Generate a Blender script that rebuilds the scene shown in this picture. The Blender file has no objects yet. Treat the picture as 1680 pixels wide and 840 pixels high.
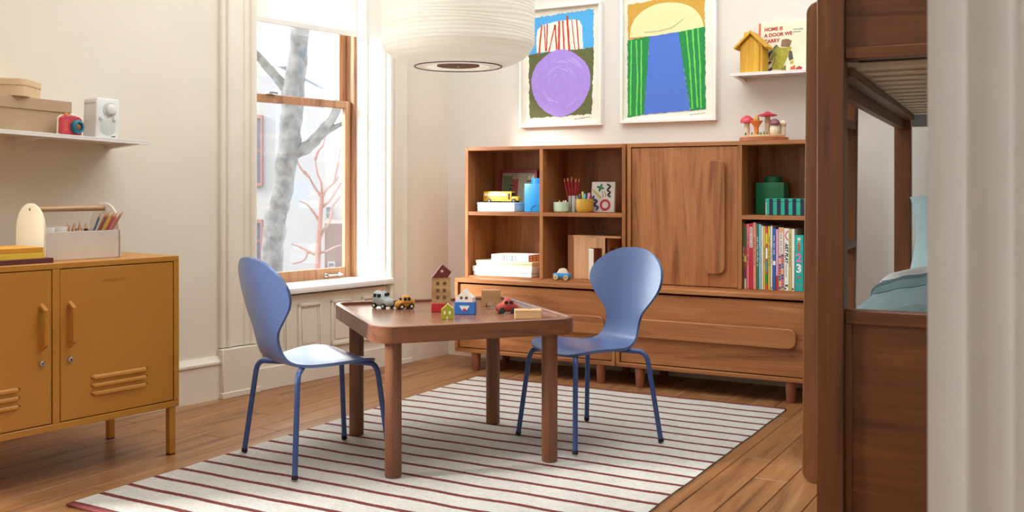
import bpy, bmesh, math, random
from mathutils import Vector, Matrix
random.seed(7)
S = bpy.context.scene
COL = S.collection
PI = math.pi
R = math.radians

# ------------------------------------------------------------------ camera
TH = math.atan(940 / 1660)                      # camera yaw to the left of the back wall's normal
cam = bpy.data.cameras.new('camera'); co = bpy.data.objects.new('camera', cam); COL.objects.link(co)
cam.sensor_width = 36; cam.lens = 36 * 1660 / 1680; cam.shift_y = -112 / 1680
co.location = (0, 0, 1.0); co.rotation_euler = (PI / 2, 0, TH)
cam.clip_start = .05; cam.clip_end = 200
cam.dof.use_dof = True; cam.dof.focus_distance = 4.0; cam.dof.aperture_fstop = 9
S.camera = co

# ------------------------------------------------------------------ light
w = bpy.data.worlds.new('world'); S.world = w; w.use_nodes = True
bg = w.node_tree.nodes['Background']; bg.inputs[0].default_value = (.90, .96, 1, 1); bg.inputs[1].default_value = 5.0
sun = bpy.data.lights.new('sun', 'SUN'); sun.energy = 8.0; sun.angle = R(14); sun.color = (1, .96, .9)
so = bpy.data.objects.new('sun', sun); COL.objects.link(so)
so.rotation_euler = Vector((.69, .62, -.385)).to_track_quat('-Z', 'Y').to_euler(); so.location = (-8, -2, 6)
# added area lamp outside the unseen second window, fills in for daylight
dl = bpy.data.lights.new('window_fill', 'AREA'); dl.shape = 'RECTANGLE'; dl.size = 2.2; dl.size_y = 1.1; dl.energy = 150; dl.color = (.92, .97, 1)
do = bpy.data.objects.new('window_fill', dl); COL.objects.link(do)
_u = Vector((.147, .989, 0)).normalized(); _n = Vector((_u.y, -_u.x, 0))
do.location = Vector((-3.343, 5.12, 0)) + _u * -4.30 - _n * .45 + Vector((0, 0, 1.6))
do.rotation_euler = (_n + _u * .30 - Vector((0, 0, .08))).to_track_quat('-Z', 'X').to_euler()
# added fill lamp under the ceiling, in place of bounced daylight
cl = bpy.data.lights.new('ceiling_fill', 'AREA'); cl.shape = 'RECTANGLE'; cl.size = 3.2; cl.size_y = 2.6; cl.energy = 62; cl.color = (.90, .96, 1)
clo = bpy.data.objects.new('ceiling_fill', cl); COL.objects.link(clo); clo.location = (-1.6, 3.4, 2.93)
V = S.view_settings
V.view_transform = 'Standard'; V.look = 'None'; V.gamma = 1; V.use_curve_mapping = False; V.exposure = .52
S.cycles.use_denoising = True
S.cycles.max_bounces = 10; S.cycles.diffuse_bounces = 6; S.cycles.transparent_max_bounces = 12
S.cycles.sample_clamp_indirect = 8; S.cycles.caustics_reflective = False; S.cycles.caustics_refractive = False

# ------------------------------------------------------------------ materials
def lin(c):
    return tuple(((v / 255) / 12.92 if v / 255 <= .04045 else ((v / 255 + .055) / 1.055) ** 2.4) for v in c) + (1,)
MATS = {}
def newmat(name):
    m = bpy.data.materials.new(name); m.use_nodes = True; MATS[name] = m
    nt = m.node_tree; return m, nt, nt.nodes['Principled BSDF']
def coords(nt, rnd=True, scale=(1, 1, 1)):
    tc = nt.nodes.new('ShaderNodeTexCoord'); mp = nt.nodes.new('ShaderNodeMapping'); mp.inputs['Scale'].default_value = scale
    if rnd:
        oi = nt.nodes.new('ShaderNodeObjectInfo'); ml = nt.nodes.new('ShaderNodeMath'); ml.operation = 'MULTIPLY'; ml.inputs[1].default_value = 23.7
        ad = nt.nodes.new('ShaderNodeVectorMath'); ad.operation = 'ADD'
        nt.links.new(oi.outputs['Random'], ml.inputs[0]); nt.links.new(tc.outputs['Object'], ad.inputs[0]); nt.links.new(ml.outputs[0], ad.inputs[1])
        nt.links.new(ad.outputs[0], mp.inputs[0])
    else: nt.links.new(tc.outputs['Object'], mp.inputs[0])
    return mp.outputs[0]
def noise(nt, vec, scale, detail=3, rough=.5, dist=0):
    n = nt.nodes.new('ShaderNodeTexNoise'); n.inputs['Scale'].default_value = scale; n.inputs['Detail'].default_value = detail
    n.inputs['Roughness'].default_value = rough; n.inputs['Distortion'].default_value = dist
    nt.links.new(vec, n.inputs['Vector']); return n.outputs[0]
def ramp(nt, fac, stops):
    r = nt.nodes.new('ShaderNodeValToRGB'); e = r.color_ramp.elements
    e[0].position, e[0].color = stops[0]; e[1].position, e[1].color = stops[-1]
    for p, c in stops[1:-1]:
        k = e.new(p); k.color = c
    nt.links.new(fac, r.inputs[0]); return r.outputs[0]
def bump(nt, p, h, strength, dist=.002):
    b = nt.nodes.new('ShaderNodeBump'); b.inputs['Strength'].default_value = strength; b.inputs['Distance'].default_value = dist
    nt.links.new(h, b.inputs['Height']); nt.links.new(b.outputs[0], p.inputs['Normal'])
def mat(name, rgb, rough=.55, metal=0, var=.06, vs=12, bmp=0, bs=60, coat=0):
    if name in MATS: return MATS[name]
    m, nt, p = newmat(name); c = lin(rgb); p.inputs['Roughness'].default_value = rough; p.inputs['Metallic'].default_value = metal
    if coat: p.inputs['Coat Weight'].default_value = coat; p.inputs['Coat Roughness'].default_value = .2
    vec = coords(nt)
    if var:
        n = noise(nt, vec, vs, 4)
        lo = tuple(v * (1 - var) for v in c[:3]) + (1,); hi = tuple(min(1, v * (1 + var)) for v in c[:3]) + (1,)
        nt.links.new(ramp(nt, n, [(.3, lo), (.7, hi)]), p.inputs['Base Color'])
    else: p.inputs['Base Color'].default_value = c
    if bmp: bump(nt, p, noise(nt, vec, bs, 3), bmp)
    return m
def wood(name, dark, mid, light, axis='x', rough=.42, sc=1.0, bmp=.12, fig=1.0):
    if name in MATS: return MATS[name]
    m, nt, p = newmat(name)
    s = {'x': (.9, 11, 11), 'y': (11, .9, 11), 'z': (11, 11, .9)}[axis]
    vec = coords(nt, True, tuple(v * sc for v in s))
    big = noise(nt, vec, .9 * fig, 5, .55, 1.6)
    s2 = {'x': (3, 120, 120), 'y': (120, 3, 120), 'z': (120, 120, 3)}[axis]
    fine = noise(nt, coords(nt, True, tuple(v * sc for v in s2)), 1, 3, .6)
    col = ramp(nt, big, [(.3, lin(dark)), (.48, lin(mid)), (.56, lin(mid)), (.72, lin(light))])
    mx = nt.nodes.new('ShaderNodeMixRGB'); mx.blend_type = 'MULTIPLY'; mx.inputs[0].default_value = .55
    nt.links.new(col, mx.inputs[1]); nt.links.new(ramp(nt, fine, [(.3, (.62, .58, .55, 1)), (.62, (1, 1, 1, 1))]), mx.inputs[2])
    nt.links.new(mx.outputs[0], p.inputs['Base Color']); p.inputs['Roughness'].default_value = rough
    bump(nt, p, fine, bmp, .001)
    return m
WAL = dict(dark=(130, 74, 38), mid=(177, 115, 66), light=(201, 142, 90))
walx = wood('walnut_x', axis='x', **WAL); waly = wood('walnut_y', axis='y', **WAL); walz = wood('walnut_z', axis='z', **WAL)
TAB = dict(dark=(104, 62, 42), mid=(134, 86, 60), light=(154, 104, 76))
tabx = wood('table_wood_x', axis='x', rough=.32, **TAB); tabz = wood('table_wood_z', axis='z', **TAB)
BED = dict(dark=(72, 39, 16), mid=(104, 60, 27), light=(126, 78, 39))
bedx = wood('bed_wood_x', axis='x', **BED); bedy = wood('bed_wood_y', axis='y', **BED); bedz = wood('bed_wood_z', axis='z', **BED)
floorm = wood('floor_wood', (106, 68, 38), (156, 108, 66), (184, 138, 94), 'y', rough=.36, sc=.9)
sashm = wood('sash_wood', (138, 92, 62), (180, 132, 94), (204, 160, 122), 'z', rough=.5)
pine = wood('pine', (196, 160, 116), (216, 184, 140), (228, 200, 160), 'x', rough=.6)
ply = wood('natural_block', (178, 138, 90), (198, 158, 108), (212, 176, 128), 'x', rough=.6)
wallm = mat('wall_paint', (226, 218, 202), .8, var=.03, vs=2.5, bmp=.08, bs=25)
wallb = mat('wall_paint_back', (224, 219, 211), .8, var=.02, vs=2.5, bmp=.05, bs=25)
trimm = mat('trim_paint', (230, 222, 206), .5, var=.04, vs=5, bmp=.1, bs=30)
whitep = mat('white_paint', (240, 238, 232), .5, var=.02)
doorp = mat('door_trim_paint', (230, 226, 223), .5, var=.02)
metalw = mat('white_metal', (228, 224, 220), .4, var=.02)
mustard = mat('mustard_enamel', (186, 126, 44), .38, var=.03, vs=3)
blue = mat('chair_blue', (78, 101, 147), .28, var=.02, coat=.3)
bluem = mat('chair_frame_blue', (60, 84, 138), .4, var=.02)
black = mat('black_plastic', (26, 26, 28), .5, var=0)
chrome = mat('chrome', (205, 205, 208), .2, 1, var=0)
cream = mat('cream_paint', (232, 222, 198), .5, var=.03)

# ------------------------------------------------------------------ mesh helpers
class B:
    """collects shapes in one bmesh"""
    def __init__(s): s.bm = bmesh.new()
    def _add(s, vs, fs, M=None):
        vv = [s.bm.verts.new(M @ Vector(v) if M else v) for v in vs]
        out = []
        for f in fs:
            try: out.append(s.bm.faces.new([vv[i] for i in f]))
            except ValueError: pass
        return vv, out
    def box(s, x0, x1, y0, y1, z0, z1, bev=0, M=None, seg=1):
        t = bmesh.new()
        vs = [t.verts.new(v) for v in ((x0, y0, z0), (x1, y0, z0), (x1, y1, z0), (x0, y1, z0), (x0, y0, z1), (x1, y0, z1), (x1, y1, z1), (x0, y1, z1))]
        for f in ((0, 3, 2, 1), (4, 5, 6, 7), (0, 1, 5, 4), (1, 2, 6, 5), (2, 3, 7, 6), (3, 0, 4, 7)): t.faces.new([vs[i] for i in f])
        if bev: bmesh.ops.bevel(t, geom=list(t.edges), offset=bev, segments=seg, affect='EDGES', profile=.5)
        t.verts.index_update()
        s._add([v.co.copy() for v in t.verts], [[v.index for v in f.verts] for f in t.faces], M); t.free(); return s
    def prism(s, poly, y0, y1, plane='xz', M=None, bev=0):
        """poly of 2-D points extruded along the remaining axis"""
        n = len(poly)
        mk = {'xz': lambda a, b, d: (a, d, b), 'xy': lambda a, b, d: (a, b, d), 'yz': lambda a, b, d: (d, a, b)}[plane]
        vs = [mk(a, b, y0) for a, b in poly] + [mk(a, b, y1) for a, b in poly]
        fs = [list(range(n))[::-1], list(range(n, 2 * n))] + [[i, (i + 1) % n, n + (i + 1) % n, n + i] for i in range(n)]
        t = bmesh.new(); tv = [t.verts.new(v) for v in vs]
        for f in fs: t.faces.new([tv[i] for i in f])
        bmesh.ops.recalc_face_normals(t, faces=t.faces)
        if bev:
            bmesh.ops.bevel(t, geom=[e for e in t.edges if e.calc_face_angle(0) > .5], offset=bev, segments=1, affect='EDGES', profile=.5)
        t.verts.index_update()
        s._add([v.co.copy() for v in t.verts], [[v.index for v in f.verts] for f in t.faces], M); t.free(); return s
    def lathe(s, prof, seg=24, M=None, cap=True, fr=None):
        vs = []; fs = []; n = len(prof)
        for i, (r, z) in enumerate(prof):
            for k in range(seg):
                a = 2 * PI * k / seg; rr, zz = (r, z) if fr is None else fr(i, r, z, a)
                vs.append((rr * math.cos(a), rr * math.sin(a), zz))
        for i in range(n - 1):
            for k in range(seg):
                fs.append([i * seg + k, i * seg + (k + 1) % seg, (i + 1) * seg + (k + 1) % seg, (i + 1) * seg + k])
        if cap: fs.append(list(range(seg))[::-1]); fs.append([(n - 1) * seg + k for k in range(seg)])
        s._add(vs, fs, M); return s
    def cyl(s, p0, p1, r, r1=None, seg=16):
        return s.tube([p0, p1], [r, r if r1 is None else r1], seg)
    def tube(s, path, rad, seg=10, cap=True):
        P = [Vector(p) for p in path]; n = len(P)
        rad = [rad] * n if not isinstance(rad, (list, tuple)) else rad
        T = [(P[min(i + 1, n - 1)] - P[max(i - 1, 0)]).normalized() for i in range(n)]
        up = Vector((0, 0, 1)) if abs(T[0].z) < .9 else Vector((1, 0, 0))
        N = (up - T[0] * up.dot(T[0])).normalized(); vs = []; fs = []
        for i in range(n):
            N = (N - T[i] * N.dot(T[i])).normalized(); Bn = T[i].cross(N)
            for k in range(seg):
                a = 2 * PI * k / seg; vs.append(P[i] + (N * math.cos(a) + Bn * math.sin(a)) * rad[i])
        for i in range(n - 1):
            for k in range(seg): fs.append([i * seg + k, i * seg + (k + 1) % seg, (i + 1) * seg + (k + 1) % seg, (i + 1) * seg + k])
        if cap: fs.append(list(range(seg))[::-1]); fs.append([(n - 1) * seg + k for k in range(seg)])
        s._add(vs, fs); return s
    def grid(s, rows):
        m = len(rows[0]); vs = [p for r in rows for p in r]
        fs = [[i * m + j, i * m + j + 1, (i + 1) * m + j + 1, (i + 1) * m + j] for i in range(len(rows) - 1) for j in range(m - 1)]
        s._add(vs, fs); return s
    def loft(s, rings, cap=True):
        m = len(rings[0]); n = len(rings); vs = [p for r in rings for p in r]
        fs = [[i * m + j, i * m + (j + 1) % m, (i + 1) * m + (j + 1) % m, (i + 1) * m + j] for i in range(n - 1) for j in range(m)]
        if cap: fs += [list(range(m))[::-1], [(n - 1) * m + k for k in range(m)]]
        s._add(vs, fs); return s
    def obj(s, name, m, parent=None, smooth=40, recalc=True):
        if recalc: bmesh.ops.recalc_face_normals(s.bm, faces=s.bm.faces)
        me = bpy.data.meshes.new(name); s.bm.to_mesh(me); s.bm.free(); me.materials.append(m)
        if smooth:
            me.shade_smooth(); me.set_sharp_from_angle(angle=R(smooth))
        o = bpy.data.objects.new(name, me); COL.objects.link(o); o.parent = parent; return o
def thing(name, label, cat, loc=(0, 0, 0), rz=0, group=None, rx=0, ry=0):
    o = bpy.data.objects.new(name, None); COL.objects.link(o); o.empty_display_size = .05
    o.location = loc; o.rotation_euler = (rx, ry, rz); return tag(o, label, cat, group)
def tag(o, label, cat, group=None):
    o['label'] = label; o['category'] = cat
    if group: o['group'] = group
    return o
def struct(o, label=None):
    o['kind'] = 'structure'
    if label: o['label'] = label
    return o
def empty(name, loc=(0, 0, 0), rz=0):
    o = bpy.data.objects.new(name, None); COL.objects.link(o); o.location = loc; o.rotation_euler = (0, 0, rz); o.empty_display_size = .05; return o
def share(name, me, parent, loc=(0, 0, 0), rot=(0, 0, 0)):
    o = bpy.data.objects.new(name, me); COL.objects.link(o); o.parent = parent; o.location = loc; o.rotation_euler = rot; return o
def part(name, m, parent, *a, bev=.0015, seg=1, smooth=40, **k):
    return B().box(*a, bev=bev, seg=seg, **k).obj(name, m, parent, smooth)
def text(name, body, size, m, parent, org, ax=(1, 0, 0), ay=(0, 0, 1), depth=.0006, bold=0, shear=0, align='LEFT'):
    cu = bpy.data.curves.new('t', 'FONT'); cu.body = body; cu.size = size; cu.offset = bold; cu.shear = shear; cu.align_x = align; cu.resolution_u = 3
    o = bpy.data.objects.new('t', cu); COL.objects.link(o); bpy.context.view_layer.update()
    me = bpy.data.meshes.new_from_object(o.evaluated_get(bpy.context.evaluated_depsgraph_get())); bpy.data.objects.remove(o); bpy.data.curves.remove(cu)
    ax = Vector(ax); ay = Vector(ay); an = ax.cross(ay); org = Vector(org)
    for v in me.vertices: v.co = org + ax * v.co.x + ay * v.co.y + an * depth
    me.materials.clear(); me.materials.append(m); me.name = name
    r = bpy.data.objects.new(name, me); COL.objects.link(r); r.parent = parent; return r
def rrect(hx, hy, r, seg=6, cx=0, cy=0):
    out = []
    for sx, sy, a0 in ((1, 1, 0), (-1, 1, 90), (-1, -1, 180), (1, -1, 270)):
        for k in range(seg + 1):
            a = R(a0 + 90 * k / seg); out.append((cx + sx * (hx - r) + r * math.cos(a), cy + sy * (hy - r) + r * math.sin(a)))
    return out
def interp(keys, t):
    """smooth (Catmull-Rom) interpolation of (t, v...) keys"""
    n = len(keys)
    for i in range(n - 1):
        if t <= keys[i + 1][0] or i == n - 2:
            k0, k1, k2, k3 = keys[max(i - 1, 0)], keys[i], keys[i + 1], keys[min(i + 2, n - 1)]
            h = k2[0] - k1[0]; x = (t - k1[0]) / h; o = []
            for j in range(1, len(k1)):
                m1 = (k2[j] - k0[j]) / max(k2[0] - k0[0], 1e-6) * h; m2 = (k3[j] - k1[j]) / max(k3[0] - k1[0], 1e-6) * h
                o.append((2 * x**3 - 3 * x**2 + 1) * k1[j] + (x**3 - 2 * x**2 + x) * m1 + (-2 * x**3 + 3 * x**2) * k2[j] + (x**3 - x**2) * m2)
            return o

# ================================================================== SETTING
CORNER = Vector((-3.343, 5.12, 0)); UW = Vector((.147, .989, 0)).normalized(); NW = Vector((UW.y, -UW.x, 0))
YAWL = math.atan2(UW.y, UW.x)                    # window wall frame: x along the wall to the corner, -y into the room
H = 3.0
def wallpt(s, z, off=0): return CORNER + UW * s + NW * off + Vector((0, 0, z))

fl = struct(B().box(-5.2, 1.7, -1.7, 5.2, -.14, -.014).obj('floor', mat('subfloor', (70, 48, 32)), None), 'warm brown wooden plank floor')
lens = [1.1, 1.35, 1.6, 1.9]; pm = {}
PW = .118
def plank_mesh(L):
    L = round(L, 2)
    if L not in pm:
        b = B(); hx = PW / 2 - .0008; c = .0022
        lo = [(-hx, 0, -.014), (hx, 0, -.014), (hx, L - .0015, -.014), (-hx, L - .0015, -.014)]
        mi = [(x, y, -c) for x, y, z in lo]; hi = [(x - math.copysign(c, x), y + (c if y < .01 else -c), 0) for x, y, z in lo]
        b.loft([lo, mi, hi]); o = b.obj('plank', floorm, None, 0); pm[L] = o.data; bpy.data.objects.remove(o)
    return pm[L]
x = -4.3 + PW / 2
while x < 1.5:
    y = .45 - random.choice((0, .2, .4, .6, .8))
    while y < 5.1:
        L = random.choice(lens)
        if y + L > 4.85: L = 5.15 - y
        if y + L > .9 and x > -3.343 - .16 * (5.12 - y) - .75: share('plank', plank_mesh(L), fl, (x, y, 0))
        y += L
    x += PW

# back wall, right wall, ceiling
struct(B().box(-3.9, 1.6, 5.12, 5.3, -.1, H).obj('wall_back', wallb, None), 'pale off-white back wall')
struct(B().box(1.5, 1.6, -1.7, 5.12, -.1, H).obj('wall_right', wallb, None))
struct(B().box(-5.2, 1.7, -1.7, 5.4, H, H + .1).obj('ceiling', mat('ceiling_paint', (240, 236, 228), .9, var=.01), None))
# window wall with two tall openings (the nearer, unseen one added to let light in)
wl = empty('wall_left', CORNER, YAWL); struct(wl, 'beige plaster wall with a tall window')
b = B(); T = .30
W1 = (-1.436, -.526, .45, 2.72); W2 = (-4.80, -3.80, .45, 2.72)
for s0, s1, z0, z1 in ((-6.9, W2[0], -.1, H), (W2[0], W2[1], -.1, W2[2]), (W2[0], W2[1], W2[3], H), (W2[1], W1[0], -.1, H), (W1[0], W1[1], -.1, W1[2]), (W1[0], W1[1], W1[3], H), (W1[1], .03, -.1, H)):
    b.box(s0, s1, 0, T, z0, z1)
b.obj('plaster', wallm, wl, 0)

# baseboards
def baseboard(parent, name, s0, s1):
    prof = [(0, 0), (-.022, 0), (-.022, .165), (-.03, .168), (-.03, .178), (-.018, .19), (-.012, .2), (0, .202)]
    return B().prism(prof, s0, s1, 'yz').obj(name, trimm, parent, 20)
bb = empty('baseboard_left', CORNER, YAWL); struct(bb, 'tall moulded cream baseboard below the beige wall')
baseboard(bb, 'board', -4.6, -1.64); baseboard(bb, 'board', -.36, 0)
bb2 = empty('baseboard_back', (0, 5.12, 0), 0); struct(bb2, 'cream baseboard along the back wall')
baseboard(bb2, 'board', -3.34, 1.5)

# window casings
def casing(s_out, s_in, name):
    o = empty(name, CORNER, YAWL); struct(o, 'fluted cream window casing'); wd = s_in - s_out
    f = lambda t: s_out + wd * t
    prof = [(f(0), 0), (f(0), -.02), (f(.03), -.028), (f(.07), -.028), (f(.1), -.02), (f(.14), -.02), (f(.16), -.034), (f(.2), -.038), (f(.24), -.034), (f(.27), -.022),
            (f(.62), -.022), (f(.64), -.03), (f(.70), -.03), (f(.73), -.02), (f(.80), -.02), (f(.83), -.034), (f(.9), -.04), (f(.97), -.034), (f(1), -.02), (f(1), 0)]
    B().prism(prof, .24, 2.9, 'xy').obj('casing_board', trimm, o, 25)
    lo, hi = min(s_out, s_in), max(s_out, s_in)
    b = B().box(lo - .006, hi + .004, -.046, 0, 0, .235, .004); b.box(lo - .01, hi + .006, -.05, 0, .0, .03, .003)
    b.obj('plinth_block', trimm, o)
    return o
casing(-1.642, W1[0], 'trim_1'); casing(-.36, W1[1], 'trim_2')
casing(-5.0, W2[0], 'trim_3'); casing(-3.6, W2[1], 'trim_4')
B  # (apron panelling below the sill)
ap = empty('trim_5', CORNER, YAWL); struct(ap, 'cream panelled apron under the window sill')
b = B().box(W1[0], W1[1], -.012, 0, 0, .45, .001); b.box(W1[0], W1[1], -.022, 0, 0, .11, .002); b.obj('apron_board', trimm, ap)
for k in range(4):
    c = -1.315 + k * .222; z0, z1, hw = .165, .405, .078
    b = B(); 
    for d, wth, y in ((0, .014, -.026), (.014, .008, -.018)):
        b.box(c - hw + d, c + hw - d, y, -.011, z0 + d, z0 + d + wth, .002); b.box(c - hw + d, c + hw - d, y, -.011, z1 - d - wth, z1 - d, .002)
        b.box(c - hw + d, c - hw + d + wth, y, -.011, z0 + d, z1 - d, .002); b.box(c + hw - d - wth, c + hw - d, y, -.011, z0 + d, z1 - d, .002)
    b.box(c - hw + .03, c + hw - .03, -.017, -.011, z0 + .03, z1 - .03, .003)
    b.obj('raised_panel', trimm, ap)

# windows
m, nt, p = newmat('window_glass')
nt.nodes.remove(p); tr = nt.nodes.new('ShaderNodeBsdfTransparent'); gl = nt.nodes.new('ShaderNodeBsdfGlossy'); mx = nt.nodes.new('ShaderNodeMixShader')
gl.inputs['Roughness'].default_value = .02; mx.inputs[0].default_value = .05; tr.inputs[0].default_value = (.97, .98, .98, 1)
nt.links.new(tr.outputs[0], mx.inputs[1]); nt.links.new(gl.outputs[0], mx.inputs[2]); nt.links.new(mx.outputs[0], nt.nodes['Material Output'].inputs[0])
glass = m
def window(name, s0, s1, z0, z1, detailed):
    o = empty(name, CORNER, YAWL); struct(o, 'tall double-hung window with brown wooden sashes')
    b = B()                                        # white reveal linings and stops
    for sa, sb in ((s0, s0 + .012), (s1 - .012, s1)): b.box(sa, sb, .0, .3, z0, z1, .001)
    for sa, sb in ((s0 + .012, s0 + .035), (s1 - .035, s1 - .012)): b.box(sa, sb, .13, .3, z0, z1, .003)
    b.box(s0, s1, 0, .3, z1 - .012, z1); b.obj('jamb_lining', whitep, o)
    b = B(); a, c = s0 + .035, s1 - .035           # brown outer frame
    b.box(a, a + .02, .2, .3, z0, z1, .002); b.box(c - .02, c, .2, .3, z0, z1, .002); b.box(a, c, .2, .3, z0, z0 + .02, .002); b.box(a, c, .2, .3, z1 - .03, z1, .002)
    b.obj('window_frame', sashm, o)
    a += .02; c -= .02; zm = 1.472
    def sash(nm, y0, y1, za, zb, bot, top, st):
        e = empty(nm); e.parent = o
        for nn, q in (('stile', (a, a + st, y0, y1, za, zb)), ('stile', (c - st, c, y0, y1, za, zb)), ('bottom_rail', (a + st, c - st, y0, y1, za, za + bot)), ('top_rail', (a + st, c - st, y0, y1, zb - top, zb))):
            part(nn, sashm, e, *q, bev=.004)
        part('pane', glass, e, a + st - .005, c - st + .005, (y0 + y1) / 2 - .002, (y0 + y1) / 2 + .002, za + bot - .005, zb - top + .005, bev=0, smooth=0)
        return e
    lo = sash('lower_sash', .225, .255, z0 + .022, zm + .02, .078, .042, .042)
    sash('upper_sash', .262, .292, zm - .02, z1 - .03, .04, .06, .05)
    # sill
    bs = B(); bs.box(s0 - .02, s1 + .02, -.05, .0, z0 + .012, z0 + .042, .005, seg=2); bs.box(s0 + .013, s1 - .013, .0, .235, z0 + .012, z0 + .0415, 0); bs.obj('window_sill', whitep, o)
    if detailed:
        h = B(); cx = -.72; z = z0 + .062
        h.tube([(cx - .05, .225, z), (cx - .05, .2, z), (cx + .05, .2, z), (cx + .05, .225, z)], .005, 8)
        for q in (-.05, .05): h.box(cx + q - .012, cx + q + .012, .218, .226, z - .012, z + .012, .003)
        h.obj('sash_pull', chrome, lo)
        B().box(a + .2, a + .26, .2, .23, zm + .02, zm + .036, .003).obj('sash_lock', chrome, lo)
        B().box(c - .03, c - .018, .262, .27, zm + .03, zm + .09, .002).obj('sash_guide', chrome, o)
    return o
window('window_1', *W1, True); window('window_2', *W2, False)  # window_2 is out of view, added for the light it admits

# doorway casing at the right, close to the lens
dr = empty('trim_6', (-.135, 1.07, 0), 0); struct(dr, 'pale fluted door casing close on the right')
prof = [(0, 0), (.030, 0), (.033, -.006), (.037, -.008), (.041, -.006), (.044, 0), (.068, 0), (.074, -.012), (.08, -.014), (.085, -.012), (.089, -.018), (.096, -.02), (.102, -.016), (.105, -.022), (.114, -.026), (.122, -.02), (.126, -.024), (.14, -.028), (.15, -.02), (.15, .1), (0, .1)]
prof = [(x, y * .2 if y < 0 else y) for x, y in prof]
B().prism(prof, 0, 2.9, 'xy').obj('casing_board', doorp, dr, 25)
struct(B().box(.0, 1.6, 1.09, 1.16, -.1, H).obj('wall_front', wallb, None))
struct(B().box(-5.2, 1.7, -1.8, -1.7, -.1, H).obj('wall_hall', wallb, None))  # wall_hall: unseen wall behind the camera, added to block rear light

# roller blind
m, nt, p = newmat('blind_fabric'); nt.nodes.remove(p)
df = nt.nodes.new('ShaderNodeBsdfDiffuse'); tl = nt.nodes.new('ShaderNodeBsdfTranslucent'); mx = nt.nodes.new('ShaderNodeMixShader'); mx.inputs[0].default_value = .45
df.inputs[0].default_value = lin((244, 242, 234)); tl.inputs[0].default_value = lin((240, 236, 226))
nt.links.new(df.outputs[0], mx.inputs[1]); nt.links.new(tl.outputs[0], mx.inputs[2]); nt.links.new(mx.outputs[0], nt.nodes['Material Output'].inputs[0])
blindm = m
rb = thing('roller_blind', 'white roller blind half lowered over the tall window', 'blind', wallpt(-.995, 1.86, -.17), YAWL)
part('fabric', blindm, rb, -.41, .405, -.0015, .0015, .02, .84, bev=0)
part('bottom_bar', mat('blind_bar', (228, 225, 216), .7), rb, -.41, .405, -.006, .006, -.006, .024, bev=.003)
B().cyl((-.41, 0, .82), (.405, 0, .82), .022).obj('roller_tube', whitep, rb)

# ================================================================== OUTSIDE
def dir_at(px, py, t):   # reference frame used once to lay the street out at real distances
    f = Vector((-math.sin(TH), math.cos(TH), 0)); r = Vector((math.cos(TH), math.sin(TH), 0))
    return Vector((0, 0, 1)) + t * (f + r * ((px - 840) / 1660) - Vector((0, 0, 1)) * ((py - 308) / 1660))
struct(B().box(-60, -5.2, -20, 60, -2.6, -2.5).obj('ground', mat('street', (110, 108, 106), .9), None), 'pale street outside the window')
bark = mat('tree_bark', (80, 78, 77), .9, var=.4, vs=14, bmp=1, bs=22)
twig = mat('twig_bark', (104, 76, 70), .9, var=.15, vs=9)
t = thing('street_tree', 'large pale grey tree trunk just outside the window', 'tree', (-6.3, 6.78, -2.5))
base = Vector((-6.3, 6.78, -2.5))
def rel(pts): return [Vector(q) - base for q in pts]
tp = rel([(-6.33, 6.76, -2.5), (-6.32, 6.76, -1), (-6.289, 6.782, .30), (-6.265, 6.795, .72), (-6.218, 6.822, .935), (-6.161, 6.854, 1.37), (-6.133, 6.87, 1.75), (-6.077, 6.902, 2.345), (-6.03, 6.92, 2.9), (-5.95, 6.95, 3.8), (-5.9, 7.0, 5)])
tr_ = [.16, .12, .098, .1, .092, .098, .098, .085, .075, .05, .02]
ks = [(i,) + tuple(pp) + (tr_[i],) for i, pp in enumerate(tp)]
pts = []; rr = []
for k in range(61):
    x, y, z, r_ = interp(ks, k / 6); pts.append((x + .008 * math.sin(k * 1.3), y, z)); rr.append(max(.01, r_ * (1 + .06 * math.sin(k * 2.1) + .04 * math.sin(k * .9))))
B().tube(pts, rr, 14).obj('trunk', bark, t)
def branch(pts, rad, nm='branch', mt=bark, par=t, bs=base):
    n = len(pts); ks = [(i,) + tuple(Vector(q) - bs) + (rad[0] + (rad[1] - rad[0]) * i / (n - 1),) for i, q in enumerate(pts)]
    P = []; Q = []
    for k in range((n - 1) * 5 + 1):
        x, y, z, r_ = interp(ks, k / 5); P.append((x, y, z)); Q.append(r_ * (1 + .07 * math.sin(k * 1.7)))
    return B().tube(P, Q, 8).obj(nm, mt, par)
branch([(-6.14, 6.865, 1.82), (-6.22, 6.82, 1.93), (-6.43, 6.70, 2.21), (-6.75, 6.52, 2.6)], (.05, .03))
branch([(-6.15, 6.86, 1.30), (-6.02, 6.93, 1.36), (-5.92, 6.98, 1.47), (-5.80, 7.05, 1.66), (-5.72, 7.09, 1.95), (-5.6, 7.15, 2.5)], (.062, .03))
branch([(-5.92, 6.98, 1.45), (-5.86, 7.02, 1.5), (-5.76, 7.07, 1.56), (-5.6, 7.16, 1.64)], (.034, .018))
branch([(-6.07, 6.9, 2.3), (-6.0, 6.95, 2.6), (-5.8, 7.05, 2.95), (-5.6, 7.15, 3.3)], (.05, .02))
random.seed(3)
b2 = Vector((-8.0, 9.6, -2.5))
t2 = thing('young_tree', 'thin reddish branching tree beyond the grey trunk', 'tree', b2)
def tp2(px, py): return dir_at(px, py, 12.4)
branch([tp2(521, 700), tp2(519, 560), tp2(521, 440), tp2(524, 380), tp2(528, 325)], (.05, .026), 'trunk', twig, t2, b2)
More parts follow.
